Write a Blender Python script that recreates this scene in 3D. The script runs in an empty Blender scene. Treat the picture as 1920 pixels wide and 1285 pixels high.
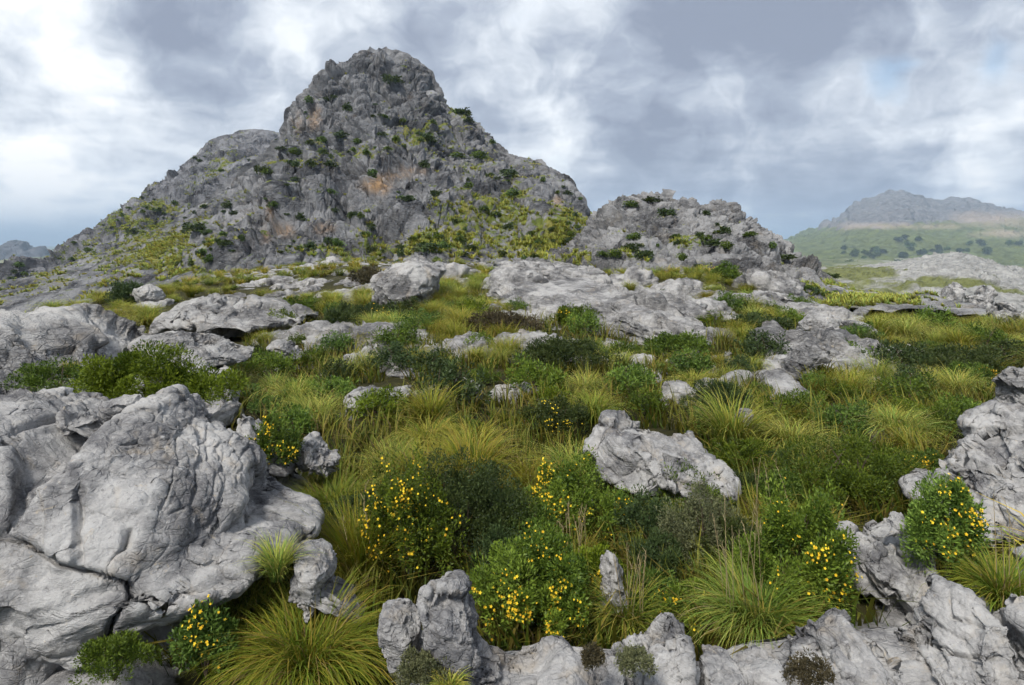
import bpy, math, numpy as np
from mathutils import Vector, Matrix, Quaternion
rng = np.random.default_rng(11)
scn = bpy.context.scene
COL = scn.collection

# ------------------------------------------------------------------ camera, sky, sun, exposure
FOC, HZN = 1144.0, 455.0          # focal length and horizon row, in pixels of the 1920 px wide photograph
cam_d = bpy.data.cameras.new('camera'); cam = bpy.data.objects.new('camera', cam_d); COL.objects.link(cam)
cam.location = (0, 0, 0); cam.rotation_euler = (math.pi/2, 0, 0)
cam_d.sensor_width = 36.0; cam_d.lens = 36.0*FOC/1920.0
cam_d.shift_y = -(642.5-HZN)/1920.0
cam_d.clip_start = 0.05; cam_d.clip_end = 120000
scn.camera = cam
SUN_EL, SUN_AZ = math.radians(50), math.radians(-152)     # azimuth from +Y towards +X
SUN_DIR = Vector((math.sin(SUN_AZ)*math.cos(SUN_EL), math.cos(SUN_AZ)*math.cos(SUN_EL), math.sin(SUN_EL)))
sl = bpy.data.lights.new('sun', 'SUN'); sl.energy = 2.5; sl.angle = math.radians(16); sl.color = (1.0, 0.955, 0.88)
sun = bpy.data.objects.new('sun', sl); COL.objects.link(sun)
sun.rotation_euler = SUN_DIR.to_track_quat('Z', 'Y').to_euler(); sun.location = (30, -20, 60)
scn.view_settings.view_transform = 'Standard'; scn.view_settings.look = 'None'
scn.view_settings.gamma = 1.0; scn.view_settings.exposure = 0.97; scn.view_settings.use_curve_mapping = False
scn.cycles.use_denoising = True; scn.cycles.use_adaptive_sampling = True; scn.cycles.adaptive_threshold = 0.04; scn.cycles.adaptive_min_samples = 16
scn.cycles.max_bounces = 5; scn.cycles.diffuse_bounces = 2; scn.cycles.glossy_bounces = 1
scn.cycles.transmission_bounces = 2; scn.cycles.volume_bounces = 0; scn.cycles.transparent_max_bounces = 4
scn.cycles.caustics_reflective = False; scn.cycles.caustics_refractive = False

class NT:
    """thin helper over a node tree"""
    def __init__(s, t): s.t = t; t.nodes.clear()
    def n(s, typ, **kw):
        nd = s.t.nodes.new(typ)
        for k, v in kw.items():
            if k == 'inp':
                for a, b in v.items():
                    if isinstance(b, bpy.types.NodeSocket): s.t.links.new(b, nd.inputs[a])
                    else: nd.inputs[a].default_value = b
            else: setattr(nd, k, v)
        return nd
    def m(s, op, a, b=None, c=None, clamp=False):
        nd = s.t.nodes.new('ShaderNodeMath'); nd.operation = op; nd.use_clamp = clamp
        for i, v in enumerate((a, b, c)):
            if v is None: continue
            if isinstance(v, bpy.types.NodeSocket): s.t.links.new(v, nd.inputs[i])
            else: nd.inputs[i].default_value = v
        return nd.outputs[0]
    def v(s, op, a, b=None):
        nd = s.t.nodes.new('ShaderNodeVectorMath'); nd.operation = op
        for i, x in enumerate((a, b)):
            if x is None: continue
            if isinstance(x, bpy.types.NodeSocket): s.t.links.new(x, nd.inputs[i])
            else: nd.inputs[i].default_value = x
        return nd.outputs['Value'] if op in ('DOT_PRODUCT', 'LENGTH') else nd.outputs[0]
    def mix(s, f, a, b, mode='MIX'):
        nd = s.t.nodes.new('ShaderNodeMix'); nd.data_type = 'RGBA'; nd.blend_type = mode
        for k, x in ((0, f), (6, a), (7, b)):
            if isinstance(x, bpy.types.NodeSocket): s.t.links.new(x, nd.inputs[k])
            else: nd.inputs[k].default_value = x if k == 0 else (tuple(x)+(1,))[:4]
        return nd.outputs[2]
    def ramp(s, f, stops, interp='LINEAR'):
        nd = s.t.nodes.new('ShaderNodeValToRGB'); e = nd.color_ramp.elements; nd.color_ramp.interpolation = interp
        while len(e) < len(stops): e.new(0.5)
        for el, (p, c) in zip(e, stops):
            el.position = p; el.color = (c, c, c, 1) if isinstance(c, (int, float)) else tuple(c)+(1,)
        s.t.links.new(f, nd.inputs[0]); return nd.outputs[0]
    def noise(s, vec, scale, detail=4, rough=0.5, dist=0.0):
        return s.n('ShaderNodeTexNoise', inp={'Vector': vec, 'Scale': scale, 'Detail': detail, 'Roughness': rough, 'Distortion': dist}).outputs[0]

def pdir(px, py):
    d = Vector(((px-960)/FOC, 1.0, (HZN-py)/FOC)); d.normalize(); return tuple(d)

def build_world():
    w = bpy.data.worlds.new('World'); scn.world = w; w.use_nodes = True
    t = NT(w.node_tree)
    sky = t.n('ShaderNodeTexSky', sky_type='NISHITA', sun_disc=False, sun_elevation=SUN_EL, sun_rotation=SUN_AZ, altitude=600, air_density=1.2, dust_density=1.5)
    skyc = t.v('SCALE', sky.outputs[0]); t.t.nodes[-1].inputs['Scale'].default_value = 0.13
    d = t.v('NORMALIZE', t.n('ShaderNodeTexCoord').outputs['Generated'])
    sep = t.n('ShaderNodeSeparateXYZ', inp={0: d})
    dz = t.m('MAXIMUM', sep.outputs[2], 0.0)
    den = t.m('ADD', dz, 0.16)
    pv = t.n('ShaderNodeCombineXYZ', inp={0: t.m('DIVIDE', sep.outputs[0], den), 1: t.m('DIVIDE', sep.outputs[1], den), 2: 3.7}).outputs[0]
    wn = t.n('ShaderNodeTexNoise', inp={'Vector': d, 'Scale': 6.0, 'Detail': 3, 'Roughness': .6}).outputs[1]
    dw = t.v('NORMALIZE', t.v('ADD', d, t.v('MULTIPLY', t.v('SUBTRACT', wn, (.5, .5, .5)), (.20, .20, .13))))
    mid = t.noise(pv, 1.9, 4, 0.56, 0.3)
    ang = t.noise(t.v('MULTIPLY', dw, (1, 1, 1.15)), 4.6, 7, 0.60)
    f = t.m('ADD', t.m('MULTIPLY', mid, 0.30), t.m('MULTIPLY', ang, 0.70))
    f = t.m('MULTIPLY_ADD', t.m('SUBTRACT', f, .5), 1.4, .475)
    # thin and thick parts of the cloud deck
    for px, py, k, a in ((175, 90, 110, .20), (110, 210, 110, .20), (40, 290, 200, .10), (60, 435, 400, .12), (1085, 205, 300, .12), (540, 210, 60, .05), (1640, 215, 500, .11), (1500, 255, 400, .10), (1700, 290, 400, .08),
                         (1860, 350, 500, .14), (1900, 190, 800, .08), (1230, 352, 900, .10), (680, 20, 60, .07), (350, 160, 110, -.17), (1380, 110, 50, -.13), (1130, 110, 120, -.07), (1560, 352, 400, -.12), (1180, 300, 300, -.08), (170, 385, 400, -.13),
                         (60, 70, 500, -.12), (20, 190, 700, -.10), (1790, 100, 90, -.05)):
        dt = t.v('DOT_PRODUCT', dw, pdir(px, py))
        g = t.m('EXPONENT', t.m('MULTIPLY', t.m('SUBTRACT', dt, 1.0), float(k)))
        f = t.m('MULTIPLY_ADD', t.m('MINIMUM', g, 1.0), a, f)
    cloud = t.ramp(f, [(.32, (.27, .31, .40)), (.43, (.385, .435, .53)), (.52, (.56, .61, .69)), (.61, (.78, .825, .88)), (.71, (1.06, 1.06, 1.05))], 'LINEAR')
    # bluish far sky just above the horizon
    lowf = t.m('POWER', t.m('SUBTRACT', 1.0, t.m('MINIMUM', t.m('MULTIPLY', dz, 7.0), 1.0)), 2.0)
    cloud = t.mix(t.m('MULTIPLY', lowf, 0.5), cloud, (.40, .52, .70))
    hole = t.m('MULTIPLY_ADD', ang, .5, t.m('MULTIPLY', mid, .5))
    for px, py, k, a in ((1655, 140, 1800, .26), (1910, 125, 1800, .24), (1460, 435, 900, .12)):
        dt = t.v('DOT_PRODUCT', dw, pdir(px, py))
        hole = t.m('MULTIPLY_ADD', t.m('EXPONENT', t.m('MULTIPLY', t.m('SUBTRACT', dt, 1.0), float(k))), a, hole)
    hm = t.ramp(hole, [(.60, 0.0), (.82, .75)])
    c = t.mix(hm, cloud, skyc)
    bg = t.n('ShaderNodeBackground', inp={'Color': c, 'Strength': 0.61})
    t.n('ShaderNodeOutputWorld', inp={'Surface': bg.outputs[0]})
build_world()

# ------------------------------------------------------------------ numpy noise
def sstep(a, b, x):
    t = np.clip((x-a)/(b-a), 0, 1); return t*t*(3-2*t)
T = rng.random(64**3).astype(np.float32)*2-1
JIT = rng.random((64**3, 3)).astype(np.float32)
RND = rng.random(64**3).astype(np.float32)
GRD = rng.normal(size=(64**3, 3)).astype(np.float32)*0.55
def vn(p):
    f = np.floor(p); i = f.astype(np.int32) & 63; w = (p-f).astype(np.float32); w = w*w*w*(w*(w*6-15)+10)
    j = (i+1) & 63
    x0, x1, y0, y1, z0, z1 = i[:, 0] << 12, j[:, 0] << 12, i[:, 1] << 6, j[:, 1] << 6, i[:, 2], j[:, 2]
    a = T[x0 | y0 | z0]; a = a+(T[x1 | y0 | z0]-a)*w[:, 0]; b = T[x0 | y1 | z0]; b = b+(T[x1 | y1 | z0]-b)*w[:, 0]
    c = T[x0 | y0 | z1]; c = c+(T[x1 | y0 | z1]-c)*w[:, 0]; e = T[x0 | y1 | z1]; e = e+(T[x1 | y1 | z1]-e)*w[:, 0]
    a = a+(b-a)*w[:, 1]; c = c+(e-c)*w[:, 1]
    return a+(c-a)*w[:, 2]
_R = np.array([[.80, .36, -.48], [-.6, .48, -.64], [0, .8, .6]], np.float32)
def fbm(p, o=4, g=.5, ridged=False):
    p = p.astype(np.float32); s = np.zeros(len(p), np.float32); a = 1.0; tot = 0
    for k in range(o):
        n = vn(p)
        s += a*((1-2*np.abs(n)) if ridged else n); tot += a
        p = (p @ _R)*2.03+13.7; a *= g
    return s/tot
def blocks(q):
    q = q.astype(np.float32); base = np.floor(q-.5).astype(np.int32)
    F1 = np.full(len(q), 9., np.float32); F2 = F1.copy(); ID = np.zeros(len(q), np.int32); TL = np.zeros(len(q), np.float32)
    for dx in (0, 1):
        for dy in (0, 1):
            for dz in (0, 1):
                c = base+np.array((dx, dy, dz), np.int32); k = c & 63; ix = (k[:, 0] << 12) | (k[:, 1] << 6) | k[:, 2]
                v = q-(c+.15+.7*JIT[ix]); d = (v*v).sum(1)
                near = d < F1
                F2 = np.where(near, F1, np.minimum(F2, d)); F1 = np.where(near, d, F1); ID = np.where(near, ix, ID)
                TL = np.where(near, (v*GRD[ix]).sum(1), TL)
    return np.sqrt(F1), np.sqrt(F2), RND[ID], TL
def cell_ids(q):
    q = q.astype(np.float32); base = np.floor(q-.5).astype(np.int32); F1 = np.full(len(q), 9., np.float32); ID = np.zeros(len(q), np.int32)
    for o in range(8):
        c = base+np.array((o & 1, o >> 1 & 1, o >> 2), np.int32); k = c & 63; ix = (k[:, 0] << 12) | (k[:, 1] << 6) | k[:, 2]
        v = q-(c+.15+.7*JIT[ix]); dd = (v*v).sum(1); nr = dd < F1; F1 = np.where(nr, dd, F1); ID = np.where(nr, ix, ID)
    return ID
def rot(ax, ay, az):
    return np.array(Matrix.Rotation(az, 3, 'Z') @ Matrix.Rotation(ay, 3, 'Y') @ Matrix.Rotation(ax, 3, 'X'), np.float32)
def rockdisp(p, s, amp, crack, aniso=(1, 1, 1.6), tilt=(.25, .2, .4), warp=.16, bulge=.0, soft=False):
    q = (p.astype(np.float32) @ rot(*tilt))*np.array(aniso, np.float32)/s
    w = np.stack([vn(q*.9+5), vn(q*.9+25), vn(q*.9+45)], 1)*warp
    F1, F2, r, tl = blocks(q+w)
    e = np.clip((F2-F1)/.16, 0, 1)
    if soft: r = .5+(r-.5)*sstep(0, .45, F2-F1); tl = tl*sstep(0, .45, F2-F1)
    return s*(amp*((r-.5)*.9+np.clip(tl, -.5, .5)*.55) + bulge*(.3-F1*F1) - crack*(1-e)**2)

# ------------------------------------------------------------------ mesh and object helpers
def mkmesh(name, V, F, mats, smooth=True, attrs=None):
    me = bpy.data.meshes.new(name); V = np.asarray(V, np.float32); F = np.asarray(F, np.int32); n = F.shape[1]
    me.vertices.add(len(V)); me.vertices.foreach_set('co', V.ravel())
    me.loops.add(F.size); me.loops.foreach_set('vertex_index', F.ravel())
    me.polygons.add(len(F)); me.polygons.foreach_set('loop_start', np.arange(0, F.size, n, dtype=np.int32))
    me.polygons.foreach_set('use_smooth', np.full(len(F), smooth))
    for m in mats if isinstance(mats, (list, tuple)) else [mats]: me.materials.append(m)
    for k, a in (attrs or {}).items():
        a = np.asarray(a, np.float32)
        if a.ndim == 1: at = me.attributes.new(k, 'FLOAT', 'POINT'); at.data.foreach_set('value', a)
        else:
            at = me.attributes.new(k, 'FLOAT_COLOR', 'POINT')
            at.data.foreach_set('color', np.concatenate([a, np.ones((len(a), 1), np.float32)], 1).ravel())
    me.update(); me.validate() if False else None
    return me
def link(name, me, parent=None, loc=None, rz=0, sc=None):
    o = bpy.data.objects.new(name, me); COL.objects.link(o)
    if parent: o.parent = parent
    if loc is not None: o.location = tuple(float(v) for v in loc)
    if rz: o.rotation_euler = (0, 0, rz)
    if sc is not None: o.scale = tuple(float(v) for v in sc) if hasattr(sc, '__len__') else (sc,)*3
    return o
def tag(o, label, cat, group=None, kind=None):
    if label: o['label'] = label
    if cat: o['category'] = cat
    if group: o['group'] = group
    if kind: o['kind'] = kind
    return o
def grid_faces(nc, nr):
    i = np.arange(nc-1)[:, None]*nr+np.arange(nr-1)[None]; i = i.ravel()
    return np.stack([i, i+nr, i+nr+1, i+1], 1)
def grid_normals(P):
    a = np.gradient(P, axis=0); b = np.gradient(P, axis=1); n = np.cross(a, b)
    return n/np.maximum(np.linalg.norm(n, axis=2, keepdims=True), 1e-9)
_cs = {}
def cubesphere(N):
    if N in _cs: return _cs[N]
    g = np.tan(np.linspace(-1, 1, N+1)*math.pi/4); u, v = np.meshgrid(g, g, indexing='ij'); o = np.ones_like(u)
    Vs, Fs = [], []
    fc = grid_faces(N+1, N+1)
    for k, f in enumerate(((o, u, v), (-o, v, u), (v, o, u), (u, -o, v), (u, v, o), (v, u, -o))):
        Vs.append(np.stack(f, -1).reshape(-1, 3)); Fs.append(fc+k*(N+1)**2)
    V = np.concatenate(Vs); V /= np.linalg.norm(V, axis=1, keepdims=True); F = np.concatenate(Fs)
    key = np.round(V*1e5).astype(np.int64); key = (key[:, 0]*400003+key[:, 1])*400003+key[:, 2]
    _, first, inv = np.unique(key, return_index=True, return_inverse=True)
    V, F = V[first], inv.ravel()[F]
    _cs[N] = (V.astype(np.float32), F.astype(np.int32)); return _cs[N]
def vnormals(V, F):
    n = np.cross(V[F[:, 2]]-V[F[:, 0]], V[F[:, 3]]-V[F[:, 1]])
    out = np.zeros_like(V)
    for k in range(4):
        for c in range(3): out[:, c] += np.bincount(F[:, k], weights=n[:, c], minlength=len(V))
    return out/np.maximum(np.linalg.norm(out, axis=1, keepdims=True), 1e-12)
def w2p(P): return 960+FOC*P[..., 0]/P[..., 1], HZN-FOC*P[..., 2]/P[..., 1]
def inside(poly, x, y):
    poly = np.asarray(poly, float); r = np.zeros(np.shape(x), bool); n = len(poly)
    for i in range(n):
        x0, y0 = poly[i]; x1, y1 = poly[(i+1) % n]
        if y0 == y1: continue
        c = ((y0 > y) != (y1 > y)) & (x < (x1-x0)*(y-y0)/(y1-y0)+x0); r ^= c
    return r

# ------------------------------------------------------------------ materials
def out(t, col, rough, bump=None, trans=None, spec=.25):
    p = t.n('ShaderNodeBsdfPrincipled', inp={'Base Color': col, 'Roughness': rough, 'Specular IOR Level': spec})
    if bump is not None: t.t.links.new(bump, p.inputs['Normal'])
    s = p.outputs[0]
    if trans is not None:
        tr = t.n('ShaderNodeBsdfTranslucent', inp={'Color': trans})
        s = t.n('ShaderNodeMixShader', inp={0: .28, 1: s, 2: tr.outputs[0]}).outputs[0]
    t.n('ShaderNodeOutputMaterial', inp={'Surface': s})
def mat(name):
    m = bpy.data.materials.new(name); m.use_nodes = True; return m, NT(m.node_tree)
def rock_mat(name, S, dark, light, warm=.25, bump=1.0, grass=False, hue=(1, 1, 1)):
    """limestone; S = size in metres of the main mottling"""
    m, t = mat(name)
    P = t.n('ShaderNodeNewGeometry').outputs['Position']
    a = t.noise(P, .85/S, 4, .58, .1); b = t.noise(P, 6/S, 6, .7); c = t.noise(P, 34/S, 4, .7)
    mp = t.n('ShaderNodeMapping', inp={'Vector': P, 'Rotation': (.25, .35, .5), 'Scale': (1, 1, 3.2)}).outputs[0]
    st = t.noise(mp, 2.2/S, 6, .62, .2)
    f = t.m('ADD', t.m('MULTIPLY', a, .52), t.m('ADD', t.m('MULTIPLY', b, .24), t.m('ADD', t.m('MULTIPLY', st, .18), t.m('MULTIPLY', c, .10))))
    md = tuple((x+y)/2 for x, y in zip(dark, light))
    col = t.ramp(f, [(.44, dark), (.495, md), (.55, light), (.61, tuple(min(.8, x*1.22) for x in light))])
    wm = t.ramp(t.noise(P, 2.0/S, 6, .6, .6), [(.56, 0.0), (.72, warm)])
    col = t.mix(wm, col, (.36, .29, .20))
    och = t.ramp(t.noise(P, 4.5/S, 5, .7, .8), [(.63, 0.0), (.70, .18 if grass else .55)])
    col = t.mix(och, col, (.40, .33, .23))
    wht = t.ramp(t.noise(P, 9/S, 5, .7, .2), [(.60, 0.0), (.66, .5)])
    col = t.mix(wht, col, tuple(min(.75, x*1.5) for x in light))
    lich = t.ramp(t.noise(P, 14/S, 5, .65, .3), [(.58, 0.0), (.68, .45)])
    col = t.mix(lich, col, tuple(x*.62 for x in dark))
    wv = t.n('ShaderNodeTexNoise', inp={'Vector': P, 'Scale': 2.5/S, 'Detail': 3}).outputs[1]
    wq = t.n('ShaderNodeVectorMath', operation='MULTIPLY_ADD', inp={0: wv, 1: (.22*S,)*3, 2: mp}).outputs[0]
    zone = t.ramp(a, [(.44, 1.0), (.56, .15)])
    v1 = t.n('ShaderNodeTexVoronoi', feature='DISTANCE_TO_EDGE', inp={'Vector': wq, 'Scale': 1.3/S}).outputs[0]
    v2 = t.n('ShaderNodeTexVoronoi', feature='DISTANCE_TO_EDGE', inp={'Vector': wq, 'Scale': 4.2/S}).outputs[0]
    c1 = t.ramp(v1, [(0.0, 1.0), (.030, 0.0)]); c2 = t.m('MULTIPLY', t.ramp(v2, [(0.0, 1.0), (.055, 0.0)]), zone)
    ck = t.m('SUBTRACT', 1.0, t.m('MAXIMUM', t.m('MULTIPLY', c1, zone), c2))
    col = t.mix(t.m('MULTIPLY', t.m('MAXIMUM', t.m('MULTIPLY', c1, zone), c2), .30), col, tuple(x*.4 for x in dark))      # darker along the joints
    h = t.m('ADD', t.m('MULTIPLY', b, .7), t.m('ADD', t.m('MULTIPLY', c, .35), t.m('ADD', t.m('MULTIPLY', st, .40), t.m('MULTIPLY', ck, .45))))
    bm = t.n('ShaderNodeBump', inp={'Strength': min(1, .60*bump), 'Distance': .16*S, 'Height': h}).outputs[0]
    if grass:
        at = t.n('ShaderNodeAttribute', attribute_name='grass').outputs['Fac']
        sa = t.n('ShaderNodeAttribute', attribute_name='stain').outputs['Fac']
        g1 = t.noise(P, 5/S, 6, .65)
        gc = t.ramp(t.noise(P, 1.6/S, 5, .6), [(.35, (.06, .08, .02)), (.5, (.125, .15, .032)), (.62, (.20, .19, .05))])
        col = t.mix(t.m('MULTIPLY', sa, t.ramp(g1, [(.36, .2), (.55, 1.0)])), col, (.40, .25, .125))
        gm = t.ramp(t.m('ADD', at, t.m('MULTIPLY', t.m('SUBTRACT', g1, .5), 1.5)), [(.42, 0.0), (.56, 1.0)])
        col = t.mix(gm, col, gc)
    out(t, col, .88, bm, spec=.15); return m
def leaf_mat(name, gain=1.0, var=.35, tgain=1.2, rough=.6):
    m, t = mat(name)
    c = t.n('ShaderNodeAttribute', attribute_name='col').outputs['Color']
    r = t.n('ShaderNodeObjectInfo').outputs['Random']
    hs = t.n('ShaderNodeHueSaturation', inp={'Hue': t.m('MULTIPLY_ADD', r, .035, .480), 'Saturation': t.m('MULTIPLY_ADD', r, -.15, 1.10), 'Value': t.m('MULTIPLY_ADD', r, var, gain*(1-var/2)), 'Color': c})
    tc = t.v('SCALE', hs.outputs[0]); t.t.nodes[-1].inputs['Scale'].default_value = tgain
    out(t, hs.outputs[0], rough, None, tc, spec=.2); return m
def plain(name, c, rough=.8, nz=0):
    m, t = mat(name)
    P = t.n('ShaderNodeNewGeometry').outputs['Position']
    col = t.mix(t.noise(P, nz or 30, 4), tuple(x*.7 for x in c), tuple(min(1, x*1.25) for x in c)); out(t, col, rough, spec=.2); return m
M_ROCK = rock_mat('limestone_near', .55, (.12, .119, .125), (.315, .31, .306), warm=.38, bump=.85)
M_ROCK2 = rock_mat('limestone_meadow', 1.2, (.135, .134, .138), (.36, .354, .348), warm=.36, bump=1.2)
M_MTN = rock_mat('limestone_mountain', 7.0, (.058, .060, .067), (.195, .197, .205), warm=.12, grass=True)
M_RIDGE = rock_mat('limestone_ridge', 10.0, (.068, .070, .080), (.185, .188, .202), warm=.08, grass=True)
M_KNOLL = rock_mat('limestone_knoll', 3.2, (.075, .075, .079), (.235, .234, .236), warm=.25, grass=True)
M_GRASS = leaf_mat('grass_blades', 1.0, .60, 1.3)
M_LEAF = leaf_mat('shrub_leaves', 1.0, .35, 1.0, .5)
M_TWIG = plain('twig_bark', (.10, .075, .055))
M_STALK = plain('dry_stalk', (.34, .27, .15))
def petal_mat():
    m, t = mat('yellow_petal'); r = t.n('ShaderNodeObjectInfo').outputs['Random']; P = t.n('ShaderNodeNewGeometry').outputs['Position']
    c = t.ramp(t.m('MULTIPLY_ADD', t.noise(P, 60, 2), .5, t.m('MULTIPLY', r, .5)), [(.2, (.44, .25, .015)), (.45, (.68, .45, .02)), (.75, (.78, .60, .04))]); out(t, c, .6, spec=.2); return m
M_PETAL = petal_mat()
def ground_mat():
    m, t = mat('meadow_soil')
    P = t.n('ShaderNodeNewGeometry').outputs['Position']
    n1 = t.noise(P, .7, 6, .6, .4); n2 = t.noise(P, 9, 8, .7)
    c = t.ramp(t.m('ADD', t.m('MULTIPLY', n1, .6), t.m('MULTIPLY', n2, .4)), [(.36, (.018, .017, .010)), (.48, (.035, .034, .014)), (.58, (.065, .06, .024)), (.68, (.12, .10, .05))])
    rk = t.n('ShaderNodeAttribute', attribute_name='rocky').outputs['Fac']
    rc = t.ramp(t.noise(P, 2.2, 9, .68, .3), [(.38, (.16, .158, .16)), (.52, (.30, .295, .295)), (.64, (.48, .47, .46))])
    f = t.ramp(t.m('ADD', rk, t.m('MULTIPLY', t.m('SUBTRACT', t.noise(P, .9, 7, .65), .5), 1.6)), [(.46, 0.0), (.54, 1.0)])
    far = t.n('ShaderNodeAttribute', attribute_name='far').outputs['Fac']
    fc = t.ramp(t.noise(P, .012, 9, .68), [(.38, (.07, .085, .03)), (.5, (.15, .16, .06)), (.58, (.22, .22, .16)), (.66, (.30, .30, .28))])
    c = t.mix(f, c, rc); c = t.mix(far, c, fc)
    bm = t.n('ShaderNodeBump', inp={'Strength': .8, 'Distance': .12, 'Height': t.noise(P, 5, 8, .7)}).outputs[0]
    out(t, c, .95, bm, spec=.1); return m
M_GROUND = ground_mat()

# ------------------------------------------------------------------ the ground
def blob(qx, qy, L):
    r = np.zeros(len(qx))
    for x, y, rx, ry, a in L: r = np.maximum(r, a*np.exp(-((qx-x)/rx)**2-((qy-y)/ry)**2))
    return r
def Hg(x, y):
    x = np.asarray(x, float); y = np.asarray(y, float); sh = x.shape
    P = np.stack([x.ravel(), y.ravel(), np.zeros(x.size)], 1)
    z = -3.12+.30*fbm(P/7+3, 3)+.10*fbm(P/1.7+9, 3)
    z = z.reshape(sh)
    # hollow in front of the camera, the fall of the land past the rim
    z = z-.28*np.exp(-((x-.6)**2/3.0+(y-5.6)**2/4.0))
    u = x/np.maximum(y, .3)
    px = 960+FOC*u
    rim = np.interp(px, [-400, 0, 300, 600, 900, 1200, 1380, 1540, 1700, 2400], [19, 24, 36, 90, 130, 110, 50, 25, 22, 21])
    z = z+sstep(430, 680, px)*sstep(1560, 1250, px)*np.interp(y, [12, 22, 35, 50, 70, 110], [0, .45, 1.0, 1.2, .9, -1.0])
    over = np.maximum(0, y-rim)
    z = z-np.minimum(over*.16, 46+over*.002)
    return z
nY = 560
Ys = np.concatenate([np.geomspace(1.2, 90, 470), np.geomspace(93, 9000, 90)])
pxs = np.concatenate([np.linspace(-1500, -150, 70), np.linspace(-140, 2060, 420), np.linspace(2070, 3400, 70)])
YY = np.broadcast_to(Ys[None], (len(pxs), len(Ys))); XX = (pxs[:, None]-960)/FOC*YY
ZZ = Hg(XX, YY)
P3 = np.stack([XX, YY, ZZ], -1)
pf = P3.reshape(-1, 3)
rocky = (sstep(26, 60, pf[:, 1])*.42+.12+.45*fbm(pf/6+30, 3)).clip(0, 1)
gx_, gy_ = w2p(pf); rocky = np.clip(rocky+blob(gx_, gy_, [(1720, 1220, 260, 120, .7), (1060, 1320, 420, 70, .7), (100, 1250, 260, 120, .6)])*(pf[:, 1] < 9), 0, 1)
far = sstep(95, 180, pf[:, 1])
farn = 22*fbm(pf*[.004, .004, 0]+50, 6, .55)*sstep(150, 500, pf[:, 1])
rk = sstep(.45, .7, rocky)*(1-far)
pf[:, 2] += farn+rk*(.5*rockdisp(pf, 1.1, .5, .15)+.1)
g = link('ground', mkmesh('ground', pf, grid_faces(len(pxs), len(Ys)), M_GROUND, True, {'rocky': rocky, 'far': far}))
g['kind'] = 'structure'; g['label'] = 'grassy limestone ground of the saddle falling to the valley'
def gpt(px, py):
    """where the sight line through a pixel meets the ground"""
    Y = np.geomspace(2.2, 140, 1600); x = (px-960)/FOC*Y; z = (HZN-py)/FOC*Y
    h = Hg(x, Y); k = np.argmax(z <= h)
    if z[k] > h[k]: k = len(Y)-1
    return np.array((x[k], Y[k], h[k]))

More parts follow.
